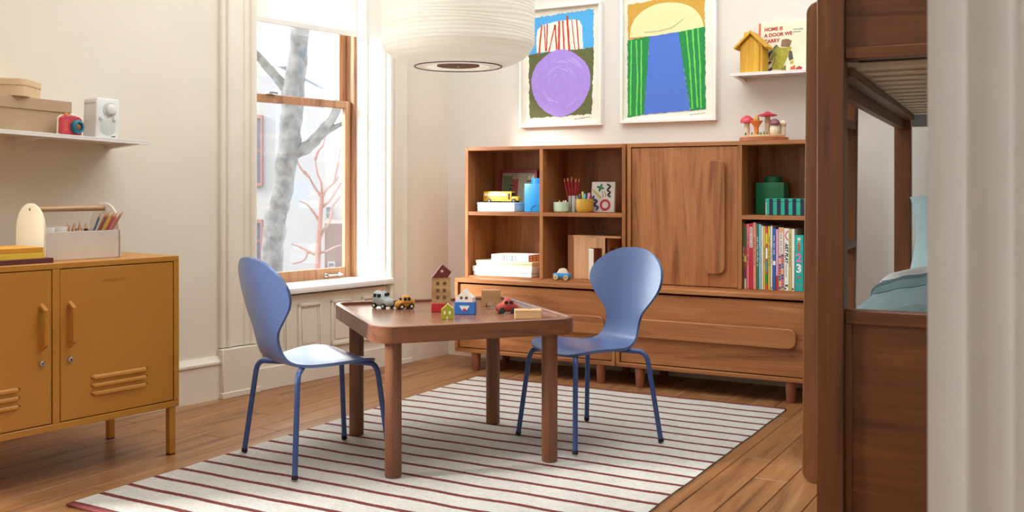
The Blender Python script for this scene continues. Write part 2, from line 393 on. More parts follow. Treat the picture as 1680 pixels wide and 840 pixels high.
tips = [((528, 325), (515, 305), (507, 290), (500, 280)), ((528, 325), (536, 310), (548, 300), (556, 290)), ((528, 325), (527, 300), (521, 285), (517, 262)), ((528, 340), (540, 330), (552, 312), (560, 300)),
        ((523, 395), (533, 375), (541, 365), (548, 350)), ((521, 420), (505, 412), (492, 405), (478, 400)), ((522, 415), (536, 412), (548, 406), (560, 402)), ((525, 365), (512, 345), (503, 335), (492, 330)),
        ((517, 262), (522, 248), (530, 238), (536, 220)), ((507, 290), (498, 282), (490, 270), (486, 255)), ((548, 300), (552, 280), (556, 262), (558, 240)), ((541, 365), (545, 340), (552, 330), (558, 322)), ((505, 412), (500, 425), (490, 430), (480, 433))]
for q in tips: branch([tp2(*k) for k in q], (.018, .008), 'branch', twig, t2, b2)
# houses over the road
def facade(name, label, px0, px1, pz0, pz1, tdist, wallmat, yaw):
    a = dir_at(px0, 308, tdist); c = dir_at(px1, 308, tdist)
    return a, c
stone = mat('pale_stone', (118, 114, 113), .9, var=.03, vs=2); pinkst = mat('pink_brick', (84, 60, 58), .9, var=.05, vs=3); greyb = mat('grey_cornice', (68, 72, 80), .8, var=.04)
wing = mat('far_window_glass', (52, 56, 66), .3, var=.05)
redtr = mat('red_window_trim', (104, 72, 69), .8, var=.03)
def house(name, label, px0, px1, tdist, htop, wm, wins, extra=None):
    a = dir_at(px0, 308, tdist); c = dir_at(px1, 308, tdist); L = (c - a).to_2d().length; yaw = math.atan2(c.y - a.y, c.x - a.x)
    o = thing(name, label, 'building', (a.x, a.y, -2.5), yaw)
    B().box(0, L, 0, 5, 0, htop + 2.5, 0).obj('wall', wm, o, 0)
    sc = tdist / 1660
    for (x0, y0, x1, y1, tm) in wins:
        xa, xb = (x0 - px0) * sc, (x1 - px0) * sc; za, zb = 3.5 - (y1 - 308) * sc, 3.5 - (y0 - 308) * sc; fw = max(.04, .12 * (xb - xa))
        f = B(); f.box(xa - fw, xb + fw, -.06, .0, zb, zb + fw * 1.5); f.box(xa - fw, xb + fw, -.09, 0, za - fw * 1.5, za); f.box(xa - fw, xa, -.06, 0, za, zb); f.box(xb, xb + fw, -.06, 0, za, zb)
        f = f.obj('window', tm, o, 0)
        B().box(xa, xb, -.02, .02, za, zb).obj('pane', wing, f, 0)
        B().box(xa, xb, -.04, .0, (za + zb) / 2 - .02, (za + zb) / 2 + .02).obj('meeting_rail', tm, f, 0)
    return o, sc, L
h1, sc, L = house('town_house', 'pale town house with red trimmed windows across the street', 300, 452, 19, 3.3, stone, [(396, 195, 428, 300, redtr), (396, 366, 428, 425, redtr), (340, 195, 372, 300, redtr), (340, 366, 372, 425, redtr)])
h2, sc, L2 = house('brownstone_house', 'grey town house with a dentilled cornice behind the tree', 380, 474, 27, 2.2, stone, [(425, 170, 440, 210, greyb)])
b = B(); zt = 3.5 + (308 - 112) * sc
for z0, z1, d in ((zt - .15, zt, .5), (zt - .28, zt - .15, .4), (zt - .75, zt - .62, .2)): b.box(-.1, L2 + .1, -d, 0, z0, z1)
b.box(0, L2, -.12, 5, zt - .75, zt - .02); b.obj('cornice', greyb, h2, 0)
b = B()
for k in range(9): b.box(.08 + k * L2 / 9, .08 + k * L2 / 9 + .07, -.3, -.1, zt - .45, zt - .28)
b.obj('cornice_dentils', stone, h2, 0)
h3, sc, L = house('far_row_house', 'far pale row house with a pink brick ground floor', 462, 640, 34, -.2, pinkst, [(476, 432, 484, 443, stone), (503, 432, 514, 443, stone), (540, 432, 548, 443, stone)])
h4, sc, L = house('distant_building', 'hazy white building in the far distance behind the young tree', 455, 660, 40, 2.0, stone, [(480, 340, 486, 358, stone), (503, 338, 511, 358, stone), (480, 385, 487, 405, stone), (505, 400, 512, 414, stone), (536, 340, 543, 358, stone)])

# ================================================================== RUG
m, nt, p = newmat('rug_weave')
tc = nt.nodes.new('ShaderNodeTexCoord'); sep = nt.nodes.new('ShaderNodeSeparateXYZ')
nz = noise(nt, tc.outputs['Object'], 2.2, 2); nz2 = noise(nt, tc.outputs['Object'], 90, 2)
def mth(op, a, b_=None):
    n = nt.nodes.new('ShaderNodeMath'); n.operation = op
    for i, q in enumerate((a, b_)):
        if q is None: continue
        if isinstance(q, (int, float)): n.inputs[i].default_value = q
        else: nt.links.new(q, n.inputs[i])
    return n.outputs[0]
nt.links.new(tc.outputs['Object'], sep.inputs[0])
yy = mth('ADD', sep.outputs[1], mth('MULTIPLY', mth('SUBTRACT', nz, .5), .03)); yy = mth('ADD', yy, mth('MULTIPLY', mth('SUBTRACT', nz2, .5), .006))
fr = mth('FRACT', mth('DIVIDE', mth('SUBTRACT', yy, -.006), .1118))
st = mth('MAXIMUM', mth('LESS_THAN', fr, .20), mth('LESS_THAN', sep.outputs[1], .02))
mc = nt.nodes.new('ShaderNodeMixRGB'); nt.links.new(st, mc.inputs[0])
wv = noise(nt, coords(nt, False, (60, 260, 60)), 1, 3, .6)
nt.links.new(ramp(nt, wv, [(.3, lin((226, 223, 215))), (.7, lin((250, 248, 243)))]), mc.inputs[1]); nt.links.new(ramp(nt, wv, [(.3, lin((132, 58, 56))), (.7, lin((168, 86, 82)))]), mc.inputs[2])
nt.links.new(mc.outputs[0], p.inputs['Base Color']); p.inputs['Roughness'].default_value = .95
bump(nt, p, wv, .6, .003)
rug = thing('striped_rug', 'off-white flatwoven rug with thin rust stripes', 'rug', (-2.785, 2.085, 0))
rows = []
NX, NY = 40, 60
random.seed(5)
b = B(); RW, RL = 1.62, 2.475
rows = [[(RW * i / NX + .0012 * math.sin(j * .7) * (i in (0, NX)), RL * j / NY + .0012 * math.sin(i * .8) * (j in (0, NY)), .0078 + .0006 * math.sin(i * .9 + j * .4)) for i in range(NX + 1)] for j in range(NY + 1)]
b.grid(rows); r = b.bm; bmesh.ops.solidify(r, geom=list(r.faces), thickness=-.006)
b.obj('woven_field', m, rug)
for y0, y1, nm in ((-.012, .006, 'end_binding'), (RL - .006, RL + .004, 'end_binding')):
    part(nm, mat('rug_binding', (128, 58, 56), .95, var=.1, vs=60, bmp=.5, bs=200), rug, 0, RW, y0, y1, .001, .0095, bev=.003)

# ================================================================== CABINETS ON THE BACK WALL
def pill(hx, hz, y0, y1, cx, cz, r=None): 
    return B().prism(rrect(hx, hz, r or min(hx, hz) * .62, 6, cx, cz), y0, y1, 'xz', bev=.003)
def dresser(x0, x1, label):
    t = thing('dresser', label, 'dresser', (x0, 4.704, 0), 0, 'low walnut dressers'); W = x1 - x0; D = .41
    part('top_panel', walx, t, 0, W, 0, D, .480, .502, bev=.002)
    part('side_panel', waly, t, 0, .019, 0, D, .119, .48, bev=.001); part('side_panel', waly, t, W - .019, W, 0, D, .119, .48, bev=.001)
    part('bottom_panel', walx, t, 0, W, 0, D, .098, .119, bev=.002); part('back_panel', walx, t, .019, W - .019, D - .012, D, .119, .48, bev=0)
    d = part('drawer_front', walx, t, .023, W - .023, .012, .032, .123, .470, bev=.002)
    pill((W - .115) / 2, .046, -.012, .012, W / 2 - .0, .300, .035).obj('handle', walx, d)
    for lx, ly in ((.12, .03), (W - .09, .03), (.12, D - .05), (W - .09, D - .05)):
        B().lathe([(.019, 0), (.021, .004), (.026, .098)], 20, Matrix.Translation((lx, ly, 0))).obj('leg', mat('leg_wood', (150, 92, 66), .5, var=.08, vs=20), t)
    return t
dresser(-3.027, -2.066, 'walnut dresser under the open cube shelves'); dresser(-2.062, -1.10, 'walnut dresser under the sliding-door cupboard')
def hutch(x0, x1, label, kind):
    t = thing('bookcase', label, 'bookcase', (x0, 4.80, .502)); W = x1 - x0; D = .31; Hh = .724; th = .02
    part('side_panel', walz, t, 0, th, 0, D, 0, Hh, bev=.0015); part('side_panel', walz, t, W - th, W, 0, D, 0, Hh, bev=.0015)
    part('top_panel', walx, t, th, W - th, 0, D, Hh - th, Hh, bev=.0015); part('bottom_panel', walx, t, th, W - th, .004, D, 0, .008, bev=0)
    part('back_panel', walz, t, th, W - th, D - .01, D, .008, Hh - th, bev=0)
    if kind == 0:
        dx = .471; part('divider', walz, t, dx, dx + th, .001, D - .01, .008, Hh - th, bev=.001)
        part('shelf_board', walx, t, th, dx, .001, D - .01, .345, .365, bev=.001); part('shelf_board', walx, t, dx + th, W - th, .001, D - .01, .345, .365, bev=.001)
    else:
        dx = .577; part('divider', walz, t, dx, dx + th, .001, D - .01, .008, Hh - th, bev=.001)
        part('shelf_board', walx, t, dx + th, W - th, .001, D - .01, .345, .365, bev=.001)
        d = part('door', walz, t, th + .004, dx - .002, .006, .024, .012, Hh - th - .004, bev=.001)
        pill(.052, .278, -.014, .006, .464, .354, .035).obj('handle', walz, d)
    return t
hutch(-3.02, -2.05, 'open walnut bookcase of four cubes on the dresser', 0); hutch(-2.04, -1.075, 'walnut bookcase with tall sliding door beside the bunk bed', 1)

# ---- things in the open cubes
ZB = .511; ZS = .868
def shape(name, label, cat, loc, rz, m, fn, group=None, **k):
    b = B(); fn(b); o = b.obj(name, m, None, **k); o.location = loc; o.rotation_euler = (0, 0, rz); return tag(o, label, cat, group)
# upper left
t = thing('storage_box', 'pale blue box under the toy school bus', 'box', (-2.845, 4.90, ZS))
pb = mat('pale_blue_card', (216, 236, 244), .6); part('body', pb, t, -.12, .12, -.06, .075, 0, .04, bev=.002); part('lid', pb, t, -.122, .122, -.062, .077, .038, .05, bev=.002)
t = thing('school_bus', 'small yellow toy school bus on the pale blue box', 'toy bus', (-2.835, 4.905, ZS + .05)); yb = mat('bus_yellow', (236, 178, 44), .4)
rings = []
for x_, zt, hw in ((-.115, .058, .022), (-.112, .061, .024), (.06, .061, .024), (.066, .058, .023)):
    rings.append([(x_, y, z) for y, z in ((-hw, .008), (hw, .008), (hw, .048), (hw * .8, zt), (-hw * .8, zt), (-hw, .048))])
B().loft(rings).obj('body', yb, t)
part('hood', yb, t, .062, .108, -.021, .021, .01, .034, bev=.006, seg=2)
wm_ = mat('bus_window', (238, 236, 224), .3, var=0); bk = black
for k in range(8): part('window', wm_, t, -.106 + k * .0185, -.092 + k * .0185, -.0255, -.0235, .036, .049, bev=.0005)
part('door', bk, t, .046, .058, -.0252, -.023, .016, .05, bev=.001); part('windshield', bk, t, .0655, .068, -.019, .019, .036, .054, bev=.001)
for z in (.014, .024, .031): part('stripe', bk, t, -.112, .043, -.0248, -.0235, z, z + .0014, bev=0)
for wx in (-.075, .082):
    for sy in (-1, 1):
        o = B().cyl((wx, sy * .015, .011), (wx, sy * .0262, .011), .0112, seg=18).obj('wheel', bk, t); B().cyl((wx, sy * .026, .011), (wx, sy * .0274, .011), .006, seg=14).obj('hubcap', chrome, o)
t = thing('framed_print', 'dark red framed patterned print behind the toy bus', 'picture', (-2.82, 5.05, ZS + .0005), 0, rx=R(-6)); mr = mat('maroon_frame', (134, 34, 48), .5)
b = B(); hw, hh, fw = .125, .235, .018
for q in ((-hw, hw, 0, fw), (-hw, hw, hh - fw, hh), (-hw, -hw + fw, fw, hh - fw), (hw - fw, hw, fw, hh - fw)): b.box(q[0], q[1], -.025, 0, q[2], q[3], .001)
b.obj('frame', mr, t); part('print_paper', mat('print_tan', (176, 158, 128), .8), t, -hw + fw, hw - fw, -.012, -.004, fw, hh - fw, bev=0)
for nm, x0, x1, z0, z1, c in (('green_patch', -.10, -.04, .08, .2, (108, 128, 92)), ('red_patch', -.04, .01, .03, .18, (168, 84, 70)), ('pale_patch', .0, .05, .03, .215, (196, 188, 164)), ('bar', -.06, -.025, .10, .107, (50, 40, 40)), ('bar', -.06, -.025, .12, .127, (50, 40, 40)), ('bar', -.06, -.025, .14, .147, (50, 40, 40)), ('bar', -.03, .02, .17, .177, (50, 40, 40)), ('bar', .055, .1, .15, .157, (50, 40, 40)), ('bar', .055, .1, .165, .172, (50, 40, 40)), ('rose_patch', .05, .1, .03, .13, (170, 110, 96))):
    part(nm, mat('print_%d_%d_%d' % c, c, .8), t, x0, x1, -.0135 - .0004 * random.random(), -.012, z0, z1, bev=0)
for x0 in (.055, .08):
    B().prism([(x0, .185), (x0 + .022, .185), (x0 + .022, .21)], -.0138, -.012).obj('triangle', mat('print_pale', (206, 198, 178), .8), t, 0)
def brick(name, label, loc, wdt, dep, hgt, m, sr, sh, arc=None):
    t = thing(name, label, 'storage box', loc); part('body', m, t, -wdt / 2, wdt / 2, -dep / 2, dep / 2, 0, hgt, bev=.004, seg=2)
    B().lathe([(sr, hgt - .001), (sr, hgt + sh - .003), (sr - .003, hgt + sh)], 28).obj('stud', m, t)
    if arc:
        P = [(.01 + .032 * math.cos(a), .005 + .032 * math.sin(a)) for a in [PI * .5 + PI * .5 * k / 10 for k in range(11)]]
        Q = [(.01 + .027 * math.cos(a), .005 + .027 * math.sin(a)) for a in [PI - PI * .5 * k / 10 for k in range(11)]]
        B().prism(P + Q, -dep / 2 - .0012, -dep / 2 + .001).obj('drawer_notch', mat('notch_dark', (20, 60, 120), .5), t)
    return t
brick('brick_box', 'bright blue toy-brick storage box beside the school bus', (-2.617, 4.93, ZS), .125, .125, .155, mat('brick_blue', (40, 150, 224), .35), .045, .03, True)
# upper right
t = thing('crayon_bowl', 'small pale green bowl of crayons', 'bowl', (-2.455, 4.875, ZS))
B().lathe([(.034, 0), (.041, .006), (.043, .02), (.043, .055), (.040, .055), (.039, .012), (.0, .01)], 32, cap=False).obj('bowl', mat('mint', (192, 214, 190), .4), t)
for i, (dx, c, n_) in enumerate(((-.012, (226, 164, 60), 'orange'), (.012, (236, 206, 200), 'pale pink'), (.025, (240, 232, 220), 'white'))):
    o = B().tube([(0, 0, 0), (0, 0, .048), (0, 0, .054)], [.005, .005, .002], 10).obj('crayon', mat('crayon_%d' % i, c), None); o.location = (-2.455 + dx, 4.878, ZS + .0105); tag(o, n_ + ' crayon standing in the pale green bowl', 'crayon', 'crayons in the green bowl')
t = thing('pencil_cup', 'striped grey and white cup holding the red pencils', 'cup', (-2.415, 4.945, ZS))
b = B(); b.lathe([(.031, 0), (.031, .088), (.029, .088), (.029, .006), (0, .006)], 32, cap=False); b.obj('cup', mat('cup_white', (206, 204, 196), .5), t)
for k in range(8):
    a0 = 2 * PI * k / 8
    b = B(); pts_ = [(.0313 * math.cos(a0 + d * .09), .0313 * math.sin(a0 + d * .09)) for d in (-1, 0, 1)]
    b.grid([[(x, y, .001) for x, y in pts_], [(x, y, .0875) for x, y in pts_]]); b.obj('stripe', mat('cup_stripe', (66, 78, 90), .5), t)
redp = mat('pencil_red', (178, 30, 48), .4); ferr = mat('ferrule', (214, 170, 90), .3, .8, var=0); eras = mat('eraser', (214, 90, 110), .7)
for k in range(8):
    bx, by = -.016 + .0046 * k, (-.008, .006)[k % 2]; tx = -.075 + .013 * k + random.uniform(-.003, .003); ty = by * 2; zt = .178 + random.uniform(-.006, .008)
    t = thing('pencil', 'red pencil with eraser end up in the striped cup', 'pencil', (-2.415 + bx, 4.945 + by, ZS + .0075), 0, 'red pencils in the striped cup')
    P0 = Vector((0, 0, 0)); tx2, ty2 = (tx + .012) * .75, ty * .5
    dv = Vector((tx2 - bx * .5, ty2 - by, zt)); 
    B().tube([P0, P0 + dv * .9], .0042, 6).obj('shaft', redp, t); B().tube([dv * .9, dv * .965], .0044, 8).obj('ferrule', ferr, t); B().tube([dv * .965, dv], .004, 8).obj('eraser', eras, t)
t = thing('marker_cup', 'mustard yellow cup of markers', 'cup', (-2.322, 4.885, ZS))
B().lathe([(.036, 0), (.04, .004), (.046, .016), (.048, .03), (.048, .072), (.0455, .072), (.044, .02), (0, .012)], 32, cap=False).obj('cup', mat('mustard_cup', (204, 160, 62), .4), t)
for i, (dx, dy, lx, h_, c, n_) in enumerate(((-.024, -.01, -.004, .095, (60, 60, 66), 'dark'), (-.012, .0, -.002, .112, (214, 196, 120), 'cream yellow'), (.0, -.008, .006, .1, (92, 176, 180), 'aqua'), (.01, .008, .012, .105, (40, 120, 110), 'dark green'), (.018, -.006, .02, .104, (226, 150, 170), 'pink'), (.028, .004, .02, .09, (150, 60, 90), 'plum'), (-.03, .012, -.012, .096, (236, 232, 226), 'white'))):
    t = thing('marker', n_ + ' marker pen standing in the mustard cup', 'marker', (-2.322 + dx * .7, 4.885 + dy, ZS + .013), 0, 'markers in the mustard cup'); mm = mat('marker_%d' % i, c, .4)
    dv = Vector((lx, 0, h_ - .013)); B().tube([(0, 0, 0), dv * .6], .0065, 10).obj('barrel', mm, t); B().tube([dv * .6, dv * .95, dv], [.0068, .006, .003], 10).obj('cap', mm, t)
t = thing('magnet_board', 'grey board with colourful squiggle shapes beside the mustard cup', 'board', (-2.235, 4.925, ZS + .0005), 0, rx=R(-4))
part('panel', mat('board_grey', (206, 198, 188), .6), t, -.068, .068, 0, .02, 0, .163, bev=.002)
def squig(name, pts, rad, c):
    n = len(pts); ks = [(i, q[0], q[1]) for i, q in enumerate(pts)]; P = []
    for k in range((n - 1) * 6 + 1):
        x, z = interp(ks, k / 6); P.append((x, -.0005, z))
    o = B().tube(P, rad, 8).obj(name, mat('squig_%d_%d_%d' % c, c, .5), t); return o
bx0 = lambda x: -.068 + (x - 725) / 365 * .136
bz0 = lambda z: .163 - (z - 262) / 466 * .163
cv = lambda L_: [(bx0(a), bz0(b_)) for a, b_ in L_]
squig('green_cross', cv([(885, 295), (845, 405)]), .005, (22, 120, 60)); squig('green_cross', cv([(815, 335), (920, 362)]), .005, (22, 120, 60))
squig('black_squiggle', cv([(970, 300), (1015, 330), (975, 385), (1015, 420), (985, 460), (1025, 490)]), .005, (34, 34, 46)); squig('yellow_bar', cv([(750, 380), (875, 500)]), .005, (196, 168, 60))
squig('navy_squiggle', cv([(770, 475), (750, 520), (815, 550), (775, 610), (835, 645), (810, 690)]), .005, (44, 44, 96)); squig('thin_line', cv([(895, 405), (905, 450), (910, 500)]), .0016, (90, 70, 66)); squig('thin_line', cv([(930, 410), (945, 450), (950, 490)]), .0016, (90, 70, 66))
cx, cz = bx0(945), bz0(612); b = B(); b.lathe([(.019, 0), (.03, 0), (.03, .004), (.019, .004), (.019, 0)], 30, Matrix.Translation((cx, .001, cz)) @ Matrix.Rotation(PI / 2, 4, 'X'), cap=False); b.obj('red_ring', mat('ring_red', (176, 36, 60), .5), t)
# lower left
bxl = mat('box_pale', (226, 240, 244), .6)
t = thing('flat_box', 'pale blue-white flat box at the bottom of the stack', 'box', (-2.80, 4.93, ZB)); part('body', bxl, t, -.185, .187, -.1, .1, 0, .04, bev=.002); part('lid', bxl, t, -.188, .19, -.103, .103, .022, .053, bev=.002)
t = thing('flat_box', 'cream flat box in the middle of the stack', 'box', (-2.79, 4.93, ZB + .053)); cr = mat('box_cream', (232, 216, 176), .6); part('body', cr, t, -.178, .178, -.095, .1, 0, .026, bev=.002); part('lid', cr, t, -.18, .18, -.098, .103, .016, .031, bev=.002)
t = thing('patterned_box', 'small white and orange patterned box on top of the stack', 'box', (-2.755, 4.92, ZB + .084)); part('body', mat('box_white', (240, 234, 228), .6), t, -.118, .118, -.08, .085, 0, .036, bev=.0015)
part('end_band', mat('box_orange', (206, 120, 66), .6), t, .118, .1195, -.08, .085, .001, .035, bev=0)
for i in range(4):
    for j in range(2): part('dot', cream, t, .1194, .1202, -.065 + i * .04, -.045 + i * .04, .006 + j * .015, .014 + j * .015, bev=0)
for x_, c in ((-.05, (214, 130, 140)), (-.035, (60, 70, 80)), (-.02, (206, 130, 120)), (0, (120, 150, 160)), (.015, (50, 60, 70)), (.035, (214, 130, 140))):
    for z in (.008, .018, .028): part('print_dot', mat('pd_%d_%d_%d' % c, c, .6), t, x_ - .004, x_ + .004, -.0808, -.0798, z - .003, z + .003, bev=0)
# lower right
pch = wood('peach_wood', (214, 158, 112), (230, 178, 132), (236, 190, 148), 'z', rough=.5); 
t = thing('toy_playhouse', 'peach wooden toy house with an open doorway', 'toy house', (-2.30, 4.90, ZB))
part('roof_panel', pch, t, -.10, .18, 0, .18, .222, .234, bev=.001); part('wing_panel', wood('peach_dark', (160, 100, 62), (178, 116, 76), (190, 130, 88), 'z'), t, -.13, -.093, .004, .014, 0, .234, bev=.001)
for q in ((-.093, .01, 0, .222), (.072, .10, 0, .222), (.01, .072, .168, .222)): part('front_panel', pch, t, q[0], q[1], 0, .01, q[2], q[3], bev=.001)
part('door', mat('door_white', (238, 230, 214), .5), t, .012, .040, -.036, -.028, .002, .166, bev=.001, M=Matrix.Rotation(R(0), 4, 'Z'))
part('door_edge', wood('peach_dark2', (140, 78, 48), (160, 92, 58), (170, 104, 70), 'z'), t, .040, .045, -.036, .0, .002, .166, bev=.001)
for q in ((.0, .04, 0, .222), (.14, .18, 0, .222), (.04, .14, .17, .222), (.04, .14, 0, .03)): part('side_panel', pch, t, .09, .10, q[0], q[1], q[2], q[3], bev=.001)
part('back_panel', pch, t, -.1, .09, .17, .18, 0, .222, bev=.001)
t = thing('toy_car', 'small blue wooden toy car with a cream cabin', 'toy car', (-2.42, 4.815, ZB)); bc = mat('car_blue', (40, 146, 214), .4)
part('body', bc, t, -.048, .048, -.016, .016, .010, .034, bev=.005, seg=2)
B().prism([(-.028, .033), (.034, .033), (.022, .056), (.006, .062), (-.012, .058)], -.013, .013, bev=.003).obj('cabin', cream, t)
for wx in (-.03, .03):
    for sy in (-1, 1):
        o = B().cyl((wx, sy * .013, .0135), (wx, sy * .02, .0135), .0135, seg=20).obj('wheel', pine, t); B().cyl((wx, sy * .0195, .0135), (wx, sy * .0205, .0135), .004, seg=10).obj('axle', mat('axle_brown', (120, 80, 50)), o)

# ---- things in the cupboard's open side
brick('brick_box', 'dark green toy-brick storage box behind the striped box', (-1.345, 5.0, ZS), .14, .12, .158, mat('brick_green', (14, 104, 66), .35), .042, .03)
t = thing('striped_box', 'teal and navy striped box on the cupboard shelf', 'box', (-1.245, 4.90, ZS)); tealm = mat('stripe_teal', (44, 176, 148), .5); navy = mat('stripe_navy', (26, 38, 66), .5)
part('body', tealm, t, -.095, .095, -.05, .05, 0, .075, bev=.002); part('lid', tealm, t, -.097, .097, -.052, .052, .066, .08, bev=.002)
for k in range(5): part('stripe', navy, t, -.078 + k * .037, -.060 + k * .037, -.0512, -.0495, .001, .066, bev=0)
for k in range(5): part('stripe', navy, t, -.078 + k * .037, -.060 + k * .037, -.0528, -.0515, .067, .079, bev=0)
part('stripe', mat('stripe_white', (230, 230, 228), .5), t, -.095, -.0915, -.0512, -.0495, .001, .066, bev=0)
# books
BK = [(-1.4425, .0085, .322, (88, 84, 36), 'olive green', 'slim olive green book at the left end of the row'),
      (-1.434, .010, .314, (170, 60, 46), 'x', 'slim red and green book second in the row'),
      (-1.423, .013, .314, (226, 120, 124), 'x', 'pink book between two red spines'),
      (-1.409, .016, .318, (196, 44, 62), 'x', 'crimson book with a pale title panel'),
      (-1.392, .016, .322, (232, 140, 128), 'x', 'salmon pink book taller than its neighbours'),
      (-1.375, .011, .316, (46, 128, 74), 'x', 'green book beside the salmon pink one'),
      (-1.363, .011, .314, (150, 192, 226), 'x', 'light blue book beside the green one'),
      (-1.351, .009, .307, (240, 230, 200), 'x', 'thin cream white book beside the light blue one'),
      (-1.341, .009, .304, (222, 196, 80), 'x', 'thin yellow book left of the multicoloured spine'),
      (-1.331, .011, .303, (206, 90, 70), 'x', 'multicoloured red, white and green book between yellow ones'),
      (-1.319, .011, .305, (214, 190, 70), 'x', 'yellow book right of the multicoloured spine'),
      (-1.307, .009, .307, (238, 234, 224), 'x', 'thin white book left of the dark blue one'),
      (-1.297, .015, .295, (44, 98, 176), 'x', 'dark blue book in the middle of the row'),
      (-1.281, .011, .291, (224, 170, 196), 'x', 'lilac pink book with a red foot'),
      (-1.269, .026, .3, (232, 176, 140), 'x', 'wide orange book with a blue and pink honeycomb spine'),
      (-1.242, .023, .296, (242, 240, 236), 'x', 'wide white book with a black title and pink arc'),
      (-1.218, .010, .294, (216, 204, 96), 'x', 'thin yellow book right of the white titled one'),
      (-1.207, .014, .294, (240, 236, 226), 'x', 'plain white book next to the teal one'),
      (-1.192, .040, .266, (34, 176, 170), 'x', 'thick teal book with numbers at the right end')]
def dark_on(c): return (40, 36, 40) if sum(c) > 420 else (244, 238, 224)
for i, (x0, wd, h_, c, _, lab) in enumerate(BK):
    t = thing('book', lab, 'book', (x0, 4.815, ZB), 0, 'row of picture books'); mc_ = mat('cover_%d' % i, c, .5, var=.03, vs=30); wd -= .0006
    dp = .22
    part('spine', mc_, t, 0, wd, 0, .004, 0, h_, bev=.001); part('cover', mc_, t, 0, .0018, .002, dp, 0, h_, bev=0); part('cover', mc_, t, wd - .0018, wd, .002, dp, 0, h_, bev=0)
    part('pages', mat('paper', (240, 234, 220), .9), t, .0018, wd - .0018, .004, dp - .004, .003, h_ - .003, bev=0)
    ink = mat('ink_%d_%d_%d' % dark_on(c), dark_on(c), .6)
    def vtext(body, size, x, ztop, m_=ink, bold=0, shear=0): text('title', body, size, m_, t, (x, -.0002, ztop), (0, 0, -1), (1, 0, 0), -.0005 if False else .0005, bold, shear)
    def marks(x, ztop, n, h, m_=ink):      # lettering too small to read: a column of short strokes
        b = B(); z = ztop
        for k in range(n):
            l = random.choice((.004, .006, .005))
            if k % 5 != 4: b.box(x, x + h, -.0006, .001, z - l * .55, z)
            z -= l + .0012
        o = b.obj('small_lettering', m_, t, 0); o['kind'] = 'stuff'
    def band(z0, z1, c2, nm='band'): part(nm, mat('band_%d_%d_%d' % c2, c2, .6), t, .0004, wd - .0004, -.0006, .001, z0, z1, bev=0)
    if i == 18:
        for ch, z, cc in (('1', .19, (206, 92, 60)), ('2', .14, (220, 130, 180)), ('3', .09, (245, 245, 240))): text('number', ch, .055, mat('num_' + ch, cc, .5), t, (.019, -.0002, z), depth=.0006, bold=.002, align='CENTER')
        B().lathe([(.0, .0), (.008, 0), (.008, .0012), (0, .0012)], 16, Matrix.Translation((.02, -.0002, .247)) @ Matrix.Rotation(PI / 2, 4, 'X'), cap=False).obj('emblem', cream, t)
        for z in (.232, .226, .220): part('small_print', cream, t, .012, .028, -.0006, .001, z, z + .0022, bev=0)
        band(.030, .0315, (200, 150, 90)); part('fish', mat('num_1'), t) if False else part('fish_print', mat('num_1', (206, 92, 60)), t, .010, .026, -.0006, .001, .062, .070, bev=0)
    elif i == 15:
        vtext('ART PLAY', .021, .004, .226, bold=.0008, shear=.25); vtext('Marion Deuchars', .009, .007, .128, shear=.2); vtext('K', .018, .005, .03, bold=.001)
        for r0 in (.013,):
            b = B(); P = [(.0235 + .02 * math.cos(a), .262 + .024 * math.sin(a)) for a in [PI * .55 + PI * .9 * k / 12 for k in range(13)]]; Q = [(.0235 + .014 * math.cos(a), .262 + .017 * math.sin(a)) for a in [PI * 1.45 - PI * .9 * k / 12 for k in range(13)]]
            P = [(min(x, wd - .0005), z) for x, z in P]; Q = [(min(x, wd - .0005), z) for x, z in Q]
            b.prism(P + Q, -.0006, .001).obj('pink_arc', mat('arc_pink', (226, 120, 130), .6), t)
    elif i == 14:
        for r_ in range(12):
            for q in range(2):
                c2 = [(70, 66, 140), (206, 90, 110), (60, 110, 170), (238, 190, 150)][(r_ * 3 + q * 2 + r_ // 2) % 4]; zz = .012 + r_ * .0135; xx = .0068 + q * .012 + (r_ % 2) * .0
                B().prism([(xx + .0058 * math.cos(a), zz + .0066 * math.sin(a) + (.006 if q else 0)) for a in [PI / 6 + PI / 3 * k for k in range(6)]], -.0006, .001).obj('hexagon', mat('hex_%d_%d_%d' % c2, c2, .6), t, 0)
        part('title_panel', mat('paper2', (236, 228, 222), .6), t, .005, wd - .004, -.0006, .001, .175, .275, bev=0); marks(.008, .268, 14, .008, mat('ink_blue', (70, 76, 130), .6))
    elif i in (3,): band(.20, .30, (232, 200, 196)); marks(.004, .292, 14, .006, mat('ink_40_36_40', (40, 36, 40)))
    elif i == 13: band(0, .07, (190, 50, 56))
    elif i == 9: band(.22, .27, (222, 200, 80)); band(.15, .2, (240, 236, 226)); band(.09, .14, (90, 150, 170)); band(.03, .08, (50, 140, 70))
    elif i == 1: band(.2, .3, (60, 96, 60)); band(.13, .16, (224, 186, 70)); band(0, .05, (226, 200, 190)); band(.05, .1, (130, 44, 86))
    elif i == 16: marks(.002, .27, 24, .005)
    elif i in (0, 6, 8, 11): marks(.0025, .2, 12, .004)
    elif i == 12: band(.12, .14, (236, 236, 240)); marks(.004, .26, 14, .006)
    elif i in (2, 4, 5, 10): marks(.0035, .25, 22, .005)
    if i in (11, 15, 17): part('publisher_mark', black, t, .002, min(wd - .002, .009), -.0006, .001, .006, .014, bev=0)

